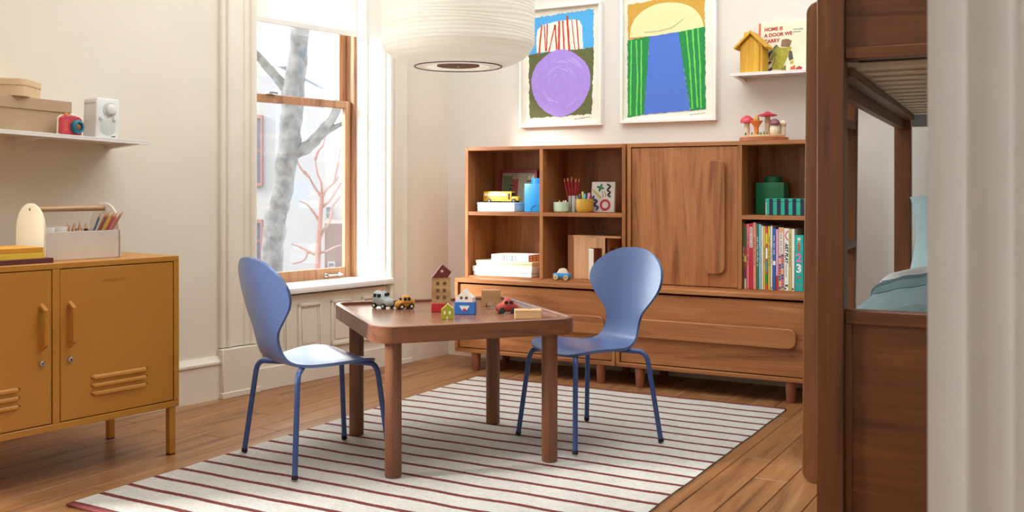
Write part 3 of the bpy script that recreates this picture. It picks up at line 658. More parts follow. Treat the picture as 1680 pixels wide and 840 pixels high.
# ---- mushroom toy on top of the cupboard
MX, MY, MZ = -1.372, 4.935, 1.2265
t = thing('display_stand', 'round wooden base of the mushroom toy', 'toy base', (MX, MY, MZ)); 
B().lathe([(.112, 0), (.118, .002), (.118, .018), (.114, .021)], 40).obj('lower_disc', wood('stand_wood', (160, 92, 48), (184, 114, 66), (200, 132, 82), 'x'), t); B().lathe([(.1, .021), (.1, .029), (.097, .031)], 40).obj('upper_disc', pine, t)
gm = mat('felt_green', (30, 110, 50), .8)
for dx, dy in ((-.075, -.06), (-.07, -.068), (-.04, -.07), (-.012, -.075), (.0, -.072), (.008, -.074), (.02, -.072), (.035, -.07)): B().lathe([(.004, 0), (.003, .006), (.001, .011 + random.random() * .006)], 6, Matrix.Translation((dx, dy, .031))).obj('grass_tuft', gm, t)
def mushroom(label, dx, dy, stem, cap, sm, cm, extra=None):
    t = thing('wooden_mushroom', label, 'toy mushroom', (MX + dx, MY + dy, MZ + .0313), 0, 'mushrooms on the wooden base'); B().lathe(stem, 24).obj('stem', sm, t); B().lathe(cap, 28).obj('cap', cm, t)
    if extra: extra(t)
crm = wood('cream_wood', (224, 206, 172), (236, 220, 190), (242, 230, 206), 'z')
redc = mat('mush_red', (206, 66, 70), .35)
mushroom('red domed wooden mushroom at the left of the base', -.082, -.01, [(.014, 0), (.013, .07)], [(.033, .062), (.034, .068), (.028, .084), (.014, .096), (0.001, .1)], crm, redc)
mushroom('orange funnel mushroom with an olive tip', -.032, -.02, [(.012, 0), (.011, .035), (.014, .043)], [(.012, .042), (.03, .066), (.032, .07), (.028, .072), (.001, .072)], mat('mush_orange', (226, 128, 56), .4), mat('mush_orange', (226, 128, 56), .4), lambda t: B().lathe([(.015, .07), (.015, .08), (.01, .093), (.001, .098)], 20).obj('tip', mat('mush_olive', (186, 146, 58), .4), t))
mushroom('tallest red flat-capped wooden mushroom in the middle', .015, .01, [(.013, 0), (.0115, .06), (.015, .064), (.012, .088), (.01, .095)], [(.02, .09), (.045, .094), (.046, .1), (.02, .108), (.009, .115), (.001, .117)], wood('tan_stem', (196, 160, 124), (212, 178, 142), (222, 192, 160), 'z'), mat('mush_red2', (204, 50, 72), .35))
mushroom('plum-capped wooden mushroom with a fat stem', .058, -.02, [(.018, 0), (.024, .012), (.024, .03), (.016, .05)], [(.026, .048), (.028, .054), (.02, .07), (.008, .077), (.001, .078)], crm, mat('mush_plum', (128, 74, 86), .35))
mushroom('plain cream wooden mushroom at the right of the base', .086, .02, [(.015, 0), (.014, .045)], [(.012, .04), (.019, .048), (.0205, .057), (.017, .066), (.008, .071), (.001, .072)], crm, crm)

# ================================================================== PICTURES, SHELF ON THE BACK WALL
wob = lambda a: random.uniform(-a, a)
def crayon(name, c, var=.16, vs=40):
    if name in MATS: return MATS[name]
    m, nt, p = newmat(name); L_ = lin(c); vec = coords(nt, False); n = noise(nt, vec, vs, 6, .75, 2.5)
    lo = tuple(v * (1 - var) for v in L_[:3]) + (1,); hi = tuple(min(1, v + var * .35) for v in L_[:3]) + (1,)
    nt.links.new(ramp(nt, n, [(.3, lo), (.55, L_), (.62, L_), (.78, hi)]), p.inputs['Base Color']); p.inputs['Roughness'].default_value = .8; return m
def jag(poly, step, amp):
    out = []; n = len(poly)
    for i in range(n):
        a = Vector(poly[i]); c = Vector(poly[(i + 1) % n]); L_ = (c - a).length; k = max(1, int(L_ / step)); nn = Vector((-(c - a).y, (c - a).x)).normalized()
        for j in range(k): q = a + (c - a) * (j / k) + nn * wob(amp); out.append((q.x, q.y))
    return out
def flat(name, poly, y, m, parent): return B().prism(poly, y - .0006, y, 'xz').obj(name, m, parent, 0)
def frame(label, x0, x1, z0, z1):
    t = thing('framed_picture', label, 'picture', ((x0 + x1) / 2, 5.12, z0), 0, 'two framed pictures'); hw = (x1 - x0) / 2; hh = z1 - z0; fw = .016; d = .035
    for nm, q in (('frame_rail', (-hw, hw, 0, fw)), ('frame_rail', (-hw, hw, hh - fw, hh)), ('frame_stile', (-hw, -hw + fw, fw, hh - fw)), ('frame_stile', (hw - fw, hw, fw, hh - fw))): part(nm, whitep, t, q[0], q[1], -d, 0, q[2], q[3], bev=.0015)
    part('art_paper', mat('art_paper', (240, 234, 218), .8), t, -hw + fw, hw - fw, -.012, -.006, fw, hh - fw, bev=0); return t
# left picture: px (850..990) x (7..211)
t = frame('white-framed picture of a purple ball under a striped dome', -2.835, -2.317, 1.345, 2.03)
X = lambda x: -.259 + (x - 40) / (545 - 40) * .518
Z = lambda z: .685 - (z - 60) / (765 - 60) * .685
P = lambda L_: [(X(a), Z(b_)) for a, b_ in L_]
flat('blue_field', jag(P([(92, 120), (492, 100), (490, 320), (95, 335)]), .012, .004), -.0121, crayon('art_blue', (84, 178, 238)), t)
flat('green_field', jag(P([(92, 332), (492, 318), (480, 700), (97, 710)]), .012, .004), -.0122, crayon('art_moss', (104, 108, 64), .3), t)
flat('white_dome', jag(P([(143, 325), (140, 240), (150, 190), (180, 165), (260, 152), (370, 148), (410, 160), (425, 200), (428, 322)]), .012, .002), -.0128, crayon('art_white', (244, 240, 228), .05), t)
for x0, z0, x1, z1, wd in ((175, 165, 158, 335, 9), (190, 165, 200, 320, 7), (210, 160, 205, 320, 7), (258, 170, 218, 330, 7), (258, 170, 268, 315, 9), (283, 150, 282, 330, 12), (305, 150, 315, 325, 10), (332, 125, 345, 325, 12), (360, 150, 380, 325, 6), (390, 150, 403, 322, 7)):
    flat('red_stroke', jag(P([(x0 - wd / 2, z0), (x0 + wd / 2, z0), (x1 + wd / 2, z1), (x1 - wd / 2, z1)]), .02, .0012), -.0135, crayon('art_red', (206, 70, 40)), t)
flat('purple_ball', jag([(X(292 + 182 * math.cos(a) * (1 + .02 * math.sin(3 * a))), Z(512 - 192 * math.sin(a) * (1 + .02 * math.cos(4 * a)))) for a in [2 * PI * k / 40 for k in range(40)]], .01, .002), -.0142, crayon('art_purple', (176, 148, 232), .2, 30), t)
for k in range(16):
    a0 = random.random() * 6.28; rr_ = random.uniform(.25, .9); L_ = []
    for j in range(7): a = a0 + j * .1; L_.append((X(292 + 175 * rr_ * math.cos(a)), Z(512 - 185 * rr_ * math.sin(a))))
    poly = [(x, z + .0012) for x, z in L_] + [(x, z - .0012) for x, z in L_[::-1]]
    flat('pale_stroke', poly, -.0149, crayon('art_lilac', (222, 208, 246)), t)
flat('signature', jag(P([(375, 722), (475, 712), (475, 716), (375, 726)]), .006, .0015), -.0125, mat('pencil_grey', (170, 166, 160)), t)
# right picture
t = frame('white-framed picture of a blue path between green fields', -2.205, -1.665, 1.350, 2.075)
X = lambda x: -.27 + (x - 660) / (1220 - 660) * .54
Z = lambda z: .725 - (z + 20) / (735 + 20) * .725
flat('ochre_field', jag(P([(697, 62), (1150, 30), (1150, 240), (700, 262)]), .012, .003), -.0121, crayon('art_ochre', (212, 164, 66)), t)
flat('pale_dome', jag([(X(929 - 217 * math.cos(a)), Z(250 - 180 * math.sin(a) ** .8)) for a in [PI * k / 30 for k in range(31)]], .012, .001), -.0128, crayon('art_cream', (238, 230, 172), .06), t)
flat('green_field', jag(P([(698, 262), (832, 250), (798, 688), (700, 700)]), .012, .003), -.0136, crayon('art_green', (34, 146, 76), .3), t); flat('green_field', jag(P([(998, 238), (1152, 222), (1156, 672), (1070, 678)]), .012, .003), -.0136, crayon('art_green', (34, 146, 76), .3), t)
flat('blue_path', jag(P([(832, 252), (1000, 238), (1068, 675), (798, 688)]), .012, .002), -.0143, crayon('art_path', (84, 122, 212), .15), t)
for L_ in ([(722, 268), (720, 420), (716, 690)], [(752, 268), (760, 480), (752, 690)], [(782, 268), (782, 500), (780, 685)], [(1046, 232), (1066, 420), (1082, 668)], [(1082, 228), (1095, 430), (1110, 660)], [(1112, 226), (1125, 430), (1130, 664)]):
    pp = P(L_); flat('lime_stroke', jag([(x - .0042, z) for x, z in pp] + [(x + .0042, z) for x, z in pp[::-1]], .015, .0014), -.015, crayon('art_lime', (116, 214, 90)), t)
pp = P([(800, 222), (880, 222), (960, 208), (1030, 165), (1032, 172), (965, 216), (880, 230), (800, 229)]); flat('smile_stroke', jag(pp, .02, .001), -.0135, crayon('art_khaki', (206, 196, 138), .06), t)
flat('signature', jag(P([(1065, 697), (1152, 690), (1152, 693), (1065, 700)]), .006, .0015), -.0125, mat('pencil_grey', (170, 166, 160)), t)

def shelf(label, loc, yaw, x0, x1, dep, ry=0, brk=()):
    t = thing('wall_shelf', label, 'shelf', loc, yaw, None, 0, ry)
    part('board', metalw, t, x0, x1, -dep, 0, -.006, 0, bev=.001); part('front_lip', metalw, t, x0, x1, -dep, -dep + .004, -.016, -.006, bev=.001)
    for bx in brk:
        b = B(); b.prism([(0, -.006), (-dep * .8, -.006), (-dep * .8, -.012), (-.02, -.026), (0, -.03)], bx, bx + .022, 'yz'); o = b.obj('bracket', metalw, t)
        for q in (-.03, -.11): B().cyl((bx + .023, q, -.013), (bx + .0215, q, -.013), .003, seg=8).obj('screw', mat('screw_grey', (120, 116, 112), .4, .6), o)
    return t
shelf('thin white metal shelf above the cupboard, holding the house and book', (-1.54, 5.12, 1.570), 0, 0, .70, .20, 0, (.004, .6))
ZH = 1.570
t = thing('toy_house', 'plain yellow wooden toy house on the white shelf', 'toy house', (-1.437, 5.01, ZH)); yh = wood('yellow_wood', (204, 148, 28), (222, 168, 44), (232, 182, 64), 'z', rough=.6)
B().prism([(-.062, 0), (.05, 0), (.05, .135), (-.006, .195), (-.062, .135)], -.05, .06, bev=.001).obj('body', yh, t)
B().prism([(-.05, 0), (.036, 0), (.036, .135), (-.006, .18), (-.05, .135)], -.056, -.05, bev=.001).obj('front_panel', yh, t)
for pl in ([(-.006, .195), (-.006, .21), (-.092, .128), (-.085, .120)], [(-.006, .195), (-.006, .21), (.078, .126), (.071, .118)]): B().prism(pl, -.07, .065, bev=.0008).obj('roof_panel', yh, t)
part('chimney', yh, t, -.058, -.032, .0, .03, .15, .212, bev=.001)
t = thing('picture_book', 'cream picture book with red title standing on the white shelf', 'book', (-1.442, 5.085, ZH + .001), 0, None, R(-4))
part('pages', mat('paper', (240, 234, 220)), t, .004, .235, .002, .012, .002, .262, bev=0); part('front_cover', mat('book_cream', (226, 222, 192), .5), t, 0, .238, 0, .002, 0, .265, bev=.0005); part('back_cover', mat('book_cream', (226, 222, 192), .5), t, 0, .238, .012, .014, 0, .265, bev=.0005); part('spine', mat('book_orange', (206, 104, 60), .5), t, -.003, .008, -.0006, .0145, 0, .265, bev=.0005)
rt = mat('title_red', (176, 40, 44), .6)
for z, s_ in ((.222, 'HOME iS'), (.192, 'A DOOR WE'), (.162, 'CARRY')): text('title', s_, .0245, rt, t, (.026, -.0004, z), (1, 0, .03), (0, 0, 1), .0006, .0009)
for z, n_ in ((.219, 9), (.206, 7)):
    b = B()
    for k in range(n_): b.box(.172 + k * .0055, .1755 + k * .0055, -.0008, .0005, z + .001 * (k % 2), z + .006)
    o = b.obj('author_lettering', mat('ink_grey', (120, 112, 100)), t, 0); o['kind'] = 'stuff'
fx = lambda x: (x - 480) / 545 * .238
fz = lambda z: .265 - (z - 90) / 625 * .265
for nm, L_, c in (('cape', [(680, 360), (540, 515), (590, 528), (625, 470), (700, 370)], (74, 92, 96)), ('sleeve', [(690, 375), (720, 390), (640, 555), (600, 540)], (142, 146, 56)), ('coat', [(700, 400), (860, 400), (830, 480), (745, 665), (640, 650)], (168, 160, 54)), ('apron', [(700, 400), (745, 400), (700, 560), (645, 650), (640, 600)], (120, 92, 58)),
                  ('box_head', [(745, 305), (810, 298), (860, 325), (835, 400), (735, 385)], (138, 108, 74)), ('arm', [(835, 440), (862, 450), (880, 545), (835, 560), (822, 510)], (80, 76, 66)), ('hand', [(840, 565), (885, 560), (880, 600), (845, 605)], (190, 170, 70)), ('leg', [(640, 620), (640, 660), (570, 708), (530, 705), (530, 672), (590, 655)], (86, 60, 48)), ('leg', [(745, 640), (795, 610), (800, 695), (745, 698)], (134, 128, 60)),
                  ('toy_figure', [(850, 640), (900, 615), (905, 660), (870, 690), (845, 670)], (206, 96, 56)), ('toy_figure', [(905, 660), (945, 630), (985, 650), (970, 690), (910, 692)], (168, 48, 50)), ('cuff', [(575, 580), (610, 550), (640, 570), (595, 600)], (90, 66, 50))):
    B().prism([(fx(a), fz(b_)) for a, b_ in L_], -.001 - random.random() * .0006, 0).obj(nm, mat('ill_%d_%d_%d' % c, c, .7, var=.2, vs=60), t, 0)

# ================================================================== PENDANT LAMP
m, nt, p = newmat('rice_paper'); nt.nodes.remove(p)
df = nt.nodes.new('ShaderNodeBsdfDiffuse'); tl = nt.nodes.new('ShaderNodeBsdfTranslucent'); mx = nt.nodes.new('ShaderNodeMixShader'); mx.inputs[0].default_value = .4
pn = noise(nt, coords(nt, False, (3, 3, 60)), 1, 4); cc = ramp(nt, pn, [(.3, lin((236, 231, 218))), (.7, lin((250, 247, 240)))])
nt.links.new(cc, df.inputs[0]); nt.links.new(cc, tl.inputs[0]); nt.links.new(df.outputs[0], mx.inputs[1]); nt.links.new(tl.outputs[0], mx.inputs[2]); nt.links.new(mx.outputs[0], nt.nodes['Material Output'].inputs[0])
lamp = thing('pendant_lamp', 'large ribbed white paper drum lamp hanging over the table', 'lamp', (-2.048, 3.207, 1.452))
prof = []; HL = .50; RL_ = .288
def rad(z):
    if z < .10: q = (z / .10); return RL_ - .165 * (1 - math.sqrt(max(0, 1 - (1 - q) ** 2)))
    if z > HL - .10: q = (HL - z) / .10; return RL_ - .085 * (1 - math.sqrt(max(0, 1 - (1 - q) ** 2)))
    return RL_
NR = 36
for k in range(NR * 4 + 1):
    z = HL * k / (NR * 4); prof.append((rad(z) - .0022 * (1 - abs(math.sin(PI * k / 4))), z))
def wave(i, r, z, a):
    e = min(1, z / .05, (HL - z) / .05); return (r, z + e * (.004 * math.sin(a * 2 + z * 37) + .003 * math.sin(a * 3 + z * 71 + 1)))
B().lathe(prof, 72, cap=False, fr=wave).obj('paper_shade', m, lamp, 60)
wire = mat('lamp_wire', (90, 60, 48), .5, .3)
for z in (.003, HL - .003):
    b = B(); rr_ = rad(z); b.tube([(rr_ * math.cos(2 * PI * k / 48), rr_ * math.sin(2 * PI * k / 48), z) for k in range(49)], .003, 6, False); b.obj('wire_ring', wire, lamp)
B().lathe([(0.001, .004), (.08, .004), (.08, .008), (.001, .008)], 32).obj('bottom_disc', mat('lamp_disc', (130, 92, 78), .6), lamp)  # disc coloured as the dark inside of the shade's opening
b = B()
for k in range(3): a = 2 * PI * k / 3 + .3; b.cyl((.01 * math.cos(a), .01 * math.sin(a), .012), (.12 * math.cos(a), .12 * math.sin(a), .012), .002, seg=6)
b.obj('spoke', wire, lamp)
B().cyl((0, 0, .0), (0, 0, 3.0 - 1.452), .0035, seg=8).obj('cord', whitep, lamp); B().lathe([(.05, 3.0 - 1.452 - .02), (.055, 3.0 - 1.452)], 24).obj('ceiling_canopy', whitep, lamp); B().lathe([(.02, .2), (.03, .25), (.02, .3)], 16).obj('socket', whitep, lamp)

# ================================================================== PLAY TABLE
E1 = Vector((.648, .763, 0)); YT = math.atan2(E1.y, E1.x)
TB = thing('play_table', 'square walnut play table with raised rim and round legs', 'table', (-2.12, 3.248, .009), YT)
zt = .526; ze = .513; zl = .468
def ring(parent, name, hx, hy, r, wth, z0, z1, m):
    o_ = rrect(hx, hy, r, 8); i_ = rrect(hx - wth, hy - wth, max(.005, r - wth), 8); c = .003
    o2 = rrect(hx - c, hy - c, r - c, 8); i2 = rrect(hx - wth + c, hy - wth + c, max(.005, r - wth + c), 8)
    L = [[(x, y, z0) for x, y in i_], [(x, y, z0) for x, y in o_], [(x, y, z1 - c) for x, y in o_], [(x, y, z1) for x, y in o2], [(x, y, z1) for x, y in i2], [(x, y, z1 - c) for x, y in i_], [(x, y, z0) for x, y in i_]]
    b = B(); b.loft(L, False); bmesh.ops.remove_doubles(b.bm, verts=b.bm.verts, dist=1e-6); return b.obj(name, m, parent, 35)
ring(TB, 'rim', .37, .40, .07, .02, zl, zt, tabx)
B().prism(rrect(.351, .381, .05, 8), ze - .02, ze, 'xy').obj('tray_top', wood('table_top_wood', (116, 76, 56), (144, 100, 76), (162, 118, 92), 'x', rough=.25), TB, 30)
for sx in (-1, 1):
    for sy in (-1, 1): B().lathe([(.0275, 0), (.029, .003), (.029, ze - .02)], 28, Matrix.Translation((sx * .29, sy * .315, 0))).obj('leg', tabz, TB)
ZT = ze + .009 + .0002
def onT(px_, py_): return (px_, py_, ZT)
# toys face the camera roughly
YC = TH
def superring(x, hw, z0, z1, n=20, e=2.6):
    out = []
    for k in range(n):
        a = 2 * PI * k / n; c, s_ = math.cos(a), math.sin(a)
        out.append((x, hw * math.copysign(abs(c) ** (2 / e), c), (z0 + z1) / 2 + (z1 - z0) / 2 * math.copysign(abs(s_) ** (2 / e), s_)))
    return out
def clay_car(name, label, loc, rz, m, L, keys, wins, extra=None, wr=.0095, wm=black, hub=None, wxs=(-.55, .55)):
    """keys: (x, half width, bottom, top); nose to +x"""
    t = thing(name, label, 'toy car', loc, rz); rings = []
    N = 26
    for k in range(N + 1):
        x = -1 + 2 * k / N; x = math.sin(x * PI / 2); hw, z0, z1 = interp(keys, x); rings.append(superring(x * L / 2, max(hw, .001), z0, z1))
    B().loft(rings).obj('body', m, t, 60)
    for nm, x0, x1, z0, z1, hw, mm in wins:
        for sy in (-1, 1):
            b = B(); b.loft([[(x, sy * y, z) for x, z in rrect((x1 - x0) / 2 * s_, (z1 - z0) / 2 * s_, min(x1 - x0, z1 - z0) * .3 * s_, 4, (x0 + x1) / 2, (z0 + z1) / 2)] for y, s_ in ((hw - .006, 1), (hw - .0008, 1), (hw, .85))]); b.obj(nm, mm, t)
    for wx in wxs:
        for sy in (-1, 1):
            yb_ = interp(keys, wx)[0]; o = B().cyl((wx * L / 2, sy * (yb_ - .006), wr), (wx * L / 2, sy * (yb_ + .0025), wr), wr, seg=18).obj('wheel', wm, t)
            B().lathe([(wr * .5, 0), (wr * .45, .002), (.0005, .0025)], 14, Matrix.Translation((wx * L / 2, sy * (yb_ + .002), wr)) @ Matrix.Rotation(-sy * PI / 2, 4, 'X')).obj('hubcap', hub or cream, o)
    if extra: extra(t)
    return t
clay = lambda n, c: mat(n, c, .75, var=.06, vs=40, bmp=.25, bs=120)
grey = clay('clay_grey', (176, 184, 180)); taxi = clay('clay_taxi', (206, 146, 54)); redcl = clay('clay_red', (178, 74, 60))
def gx(t):
    part('roof_light', mat('siren_red', (196, 64, 50), .5), t, -.026, -.004, -.007, .007, .068, .074, bev=.003); part('front_window', black, t, .012, .0205, -.013, .013, .046, .058, bev=.003, M=Matrix.Translation((.004, 0, .004)) @ Matrix.Rotation(R(-0), 4, 'Y')); part('rear_stripe', mat('siren_red', (196, 64, 50)), t, -.0415, -.038, -.016, .016, .03, .044, bev=.001)
    for sy in (-1, 1): B().lathe([(.004, 0), (.003, .002), (.0005, .003)], 10, Matrix.Translation((.037, sy * .011, .03)) @ Matrix.Rotation(PI / 2, 4, 'Y')).obj('headlight', cream, t)
clay_car('toy_car', 'pale grey clay police car with a red roof light', (-2.425, 3.245, ZT), YC - R(38), grey, .088,
         [(-1, .012, .022, .045), (-.9, .023, .008, .062), (-.5, .027, .006, .07), (-.1, .027, .006, .069), (.25, .026, .006, .054), (.6, .024, .006, .043), (.9, .018, .009, .034), (1, .007, .015, .026)], [('side_window', -.03, -.012, .043, .058, .0268, black), ('side_window', -.009, .008, .043, .058, .0268, black)], gx, wr=.011)
def tx(t):
    for k in range(9):
        for sy in (-1, 1): part('checker', black, t, -.024 + k * .006, -.021 + k * .006, sy * .0205 - .001, sy * .0205 + .001, .0215 + .003 * (k % 2), .0245 + .003 * (k % 2), bev=0)
    part('front_window', black, t, .016, .021, -.01, .01, .036, .045, bev=.002)
clay_car('toy_car', 'yellow clay taxi with black windows', (-2.335, 3.265, ZT), YC + PI + R(28), taxi, .08,
         [(-1, .008, .016, .03), (-.88, .018, .006, .036), (-.55, .021, .005, .046), (-.2, .021, .005, .055), (.15, .021, .005, .053), (.45, .02, .005, .036), (.85, .018, .006, .030), (1, .008, .012, .022)], [('side_window', -.017, -.004, .033, .047, .021, black), ('side_window', -.001, .011, .033, .047, .021, black)], tx, wr=.011, wxs=(-.5, .52))
clay_car('toy_car', 'red clay beetle-shaped car behind the flat block', (-1.915, 3.345, ZT), YC + PI + R(12), redcl, .086,
         [(-1, .006, .014, .026), (-.9, .016, .006, .032), (-.55, .021, .005, .042), (-.2, .022, .005, .058), (.15, .022, .005, .058), (.42, .021, .005, .042), (.8, .018, .006, .036), (1, .007, .012, .024)], [('side_window', -.018, -.004, .036, .049, .022, black), ('side_window', .001, .014, .036, .049, .022, black)], None, wr=.0115, wm=mat('dark_wheel', (44, 50, 62), .7), hub=mat('dark_wheel', (44, 50, 62), .7))
def block(name, label, cat, loc, rz, m, poly, d, bev=.0015):
    o = B().prism(poly, -d / 2, d / 2, 'xz', bev=bev).obj('block', m, None)
    return o
# tower: red base, windowed tower, maroon roof
YB = YC + R(4)
tw = Vector((-2.163, 3.265, ZT))
o = B().box(-.038, .038, -.019, .019, 0, .033, .002).obj('toy_block', mat('block_red', (204, 46, 54), .45), None); o.location = tw; o.rotation_euler = (0, 0, YB); tag(o, 'red wooden block under the windowed tower', 'toy block')
t = thing('toy_tower', 'natural wood tower block with six cut-out windows', 'toy block', tw + Vector((0, 0, .033)), YB)
b = B(); hw, hh, d = .0365, .098, .018; cols = [(-.0195, -.0075), (.0065, .0185)]; rows_ = [(.016, .029), (.043, .056), (.07, .083)]
b.box(-hw, cols[0][0], -d, d, 0, hh); b.box(cols[0][1], cols[1][0], -d, d, 0, hh); b.box(cols[1][1], hw, -d, d, 0, hh)
for c0, c1 in cols:
    zz = [0] + [v for r_ in rows_ for v in r_] + [hh]
    for k in range(0, 8, 2): b.box(c0, c1, -d, d, zz[k], zz[k + 1])
b.obj('tower_body', ply, t, 0)
for c0, c1 in cols:
    for z0, z1 in rows_: part('window_back', mat('block_window', (226, 212, 186), .6), t, c0, c1, -.002, .002, z0, z1, bev=0)
t = thing('toy_roof', 'maroon slanted roof block on top of the tower', 'toy block', tw + Vector((0, 0, .131)), YB)
mrn = mat('block_maroon', (112, 40, 42), .5)
po = [(-.036, 0), (.024, 0), (.039, .022), (.004, .052)]; ho = [(.003 + .0055 * math.cos(a), .026 + .0065 * math.sin(a)) for a in [PI / 4 * k for k in range(8)]]
B().prism(po, -.018, .018, 'xz', bev=.001).obj('roof_body', mrn, t)
B().prism([(.003, .020), (.0095, .0265), (.003, .033), (-.0035, .0265)], -.0186, -.017, 'xz').obj('diamond_window', mat('block_window', (226, 212, 186)), t, 0)
def pent(w_, h_, r_): return [(-w_, 0), (w_, 0), (w_, h_), (0, r_), (-w_, h_)]
t = thing('toy_house', 'tiny lime green house block with white windows', 'toy house', (-2.017, 3.085, ZT), YC + R(2))
B().prism(pent(.0215, .037, .056), -.009, .009, bev=.001).obj('body', mat('block_lime', (160, 160, 36), .5), t)
for x0 in (-.013, .0055): part('window', cream, t, x0, x0 + .0075, -.0096, -.0085, .019, .03, bev=.0002)
part('door', cream, t, -.003, .003, -.0096, -.0085, .001, .010, bev=.0002); B().prism([(.001, .0565), (.0225, .0375), (.0225, .0395), (.001, .0585)], -.009, .009).obj('roof_edge', cream, t, 0)
bl = Vector((-2.04, 3.245, ZT)); t = thing('toy_block', 'blue wooden block with a white and red bowl picture', 'toy block', bl, YC + R(-8))
B().box(-.039, .039, -.021, .021, 0, .047, .002).obj('body', mat('block_blue', (52, 112, 190), .45), t)
B().prism([(-.02, .034), (.02, .034), (.012, .02), (.006, .014), (-.006, .014), (-.012, .02)], -.0218, -.02).obj('bowl_print', mat('print_pale_blue', (206, 222, 226), .6), t, 0)
B().prism([(.008 * math.cos(a), .0145 + .009 * math.sin(a)) for a in [PI * k / 10 for k in range(11)]], -.0224, -.02).obj('ball_print', mat('print_red', (200, 50, 50), .6), t, 0)
t = thing('toy_house', 'white house block standing on the blue block', 'toy house', bl + Vector((0, 0, .047)), YC + R(-16)); wht = mat('block_white', (224, 214, 202), .55)
b = B(); d = .019
b.prism([(-.034, 0), (-.016, 0), (-.016, .030), (-.034, .017)], -d, d); b.prism([(.016, 0), (.034, 0), (.034, .017), (.016, .030)], -d, d)
b.prism([(-.016, 0), (.016, 0), (.016, .010), (-.016, .010)], -d, d); b.prism([(-.016, .021), (.016, .021), (.016, .030), (0, .048), (-.016, .030)], -d, d); b.prism([(-.004, .010), (.004, .010), (.004, .021), (-.004, .021)], -d, d)
b.obj('body', wht, t, 0)
o = B(); P_ = [(-.036, 0)] + [(.0185 * math.cos(a), .022 * math.sin(a)) for a in [PI - PI * k / 12 for k in range(13)]] + [(.036, 0), (.036, .066), (-.036, .066)]
o.prism(P_, -.02, .02, 'xz', bev=.001); o = o.obj('toy_arch', ply, None); o.location = (-2.085, 3.51, ZT); o.rotation_euler = (0, 0, YC + R(-6)); tag(o, 'natural wood arch block at the back of the table', 'toy block')
t = thing('toy_block', 'flat natural wood block in front of the red car', 'toy block', (-1.778, 3.258, ZT), YC + R(2)); B().box(-.049, .049, -.028, .028, 0, .032, .0012).obj('body', ply, t)
part('dark_notch', mat('notch_brown', (96, 60, 36)), t, .0, .012, .004, .014, .0315, .0326, bev=0)

# ================================================================== CHAIRS
def make_chair(name, label, loc, rz):
    t = thing(name, label, 'chair', loc, rz, 'blue bentwood chairs')
    # arc parameter, y, z, half width (front is -y)
    K = [(0, -.172, .352, 0), (.02, -.170, .354, .07), (.06, -.163, .358, .125), (.15, -.14, .366, .170), (.3, -.095, .371, .195), (.5, -.025, .369, .200), (.7, .05, .365, .172), (.85, .10, .364, .138), (.95, .135, .369, .120), (1.05, .165, .384, .108), (1.15, .184, .412, .101), (1.28, .197, .45, .098), (1.42, .206, .49, .112), (1.56, .214, .53, .152), (1.72, .223, .575, .196), (1.86, .231, .612, .2145), (2.0, .239, .65, .212), (2.12, .246, .682, .192), (2.24, .252, .713, .15), (2.32, .2565, .733, .105), (2.37, .259, .744, .06), (2.39, .26, .747, 0)]
    rows = []; NJ = 14
    ts = []
    for i in range(len(K) - 1):
        n_ = 2 if i < 3 or i > len(K) - 5 else 3
        for j in range(n_): ts.append(K[i][0] + (K[i + 1][0] - K[i][0]) * j / n_)
    ts.append(K[-1][0])
    for q in ts:
        y, z, hw = interp(K, q); hw = max(hw, .004); up = min(1, max(0, (q - .95) / .5)); row = []
        for j in range(NJ + 1):
            v = -1 + 2 * j / NJ; cv_ = .030 * (hw / .21) ** 2 * v * v
            row.append((hw * v, y - cv_ * up, z + cv_ * .45 * (1 - up)))
        rows.append(row)
    b = B(); b.grid(rows); bmesh.ops.recalc_face_normals(b.bm, faces=b.bm.faces); b.bm.faces.ensure_lookup_table()
    mid = min(b.bm.faces, key=lambda f: (f.calc_center_median() - Vector((0, -.03, .37))).length)
    if mid.normal.z < 0: bmesh.ops.reverse_faces(b.bm, faces=b.bm.faces)
    bmesh.ops.solidify(b.bm, geom=list(b.bm.faces), thickness=.011)
    b.obj('seat_shell', blue, t, 50)
    for fx_, fy in ((-.2275, .195), (.2275, .195), (-.182, -.195), (.182, -.195)):
        P_ = []
        p0 = Vector((fx_, fy, .006)); p1 = Vector((fx_ * .80, fy * .84, .335)); p2 = Vector((fx_ * .78 , fy * .82, .349)); p3 = Vector((fx_ * .22, fy * .42, .352))
        P_ = [p0, p0.lerp(p1, .5), p0.lerp(p1, .88)]
        a_ = p0.lerp(p1, .88); c_ = p2.lerp(p3, .25); m_ = Vector((p1.x, p1.y, .354))
        for k in range(1, 9): s_ = k / 8; P_.append(a_ * (1 - s_) ** 2 + m_ * 2 * s_ * (1 - s_) + c_ * s_ ** 2)
        P_.append(p3)
        o = B().tube(P_, .0098, 12).obj('leg', bluem, t)
        dn = (p0 - p1).normalized(); B().tube([p0 - dn * .012, p0 + dn * .002, Vector((p0.x, p0.y, .0032)) + Vector((dn.x, dn.y, 0)) * .004], [.0112, .0112, .009], 12).obj('foot_cap', black, o)
    part('mount_plate', bluem, t, -.06, .06, -.09, .09, .348, .357, bev=.002)
    return t
make_chair('bentwood_chair', 'blue bentwood chair with its back to the window wall', (-2.449, 2.884, .0092), R(155.5))
make_chair('bentwood_chair', 'blue bentwood chair facing the camera in front of the dressers', (-1.722, 3.627, .0092), R(-25.45))

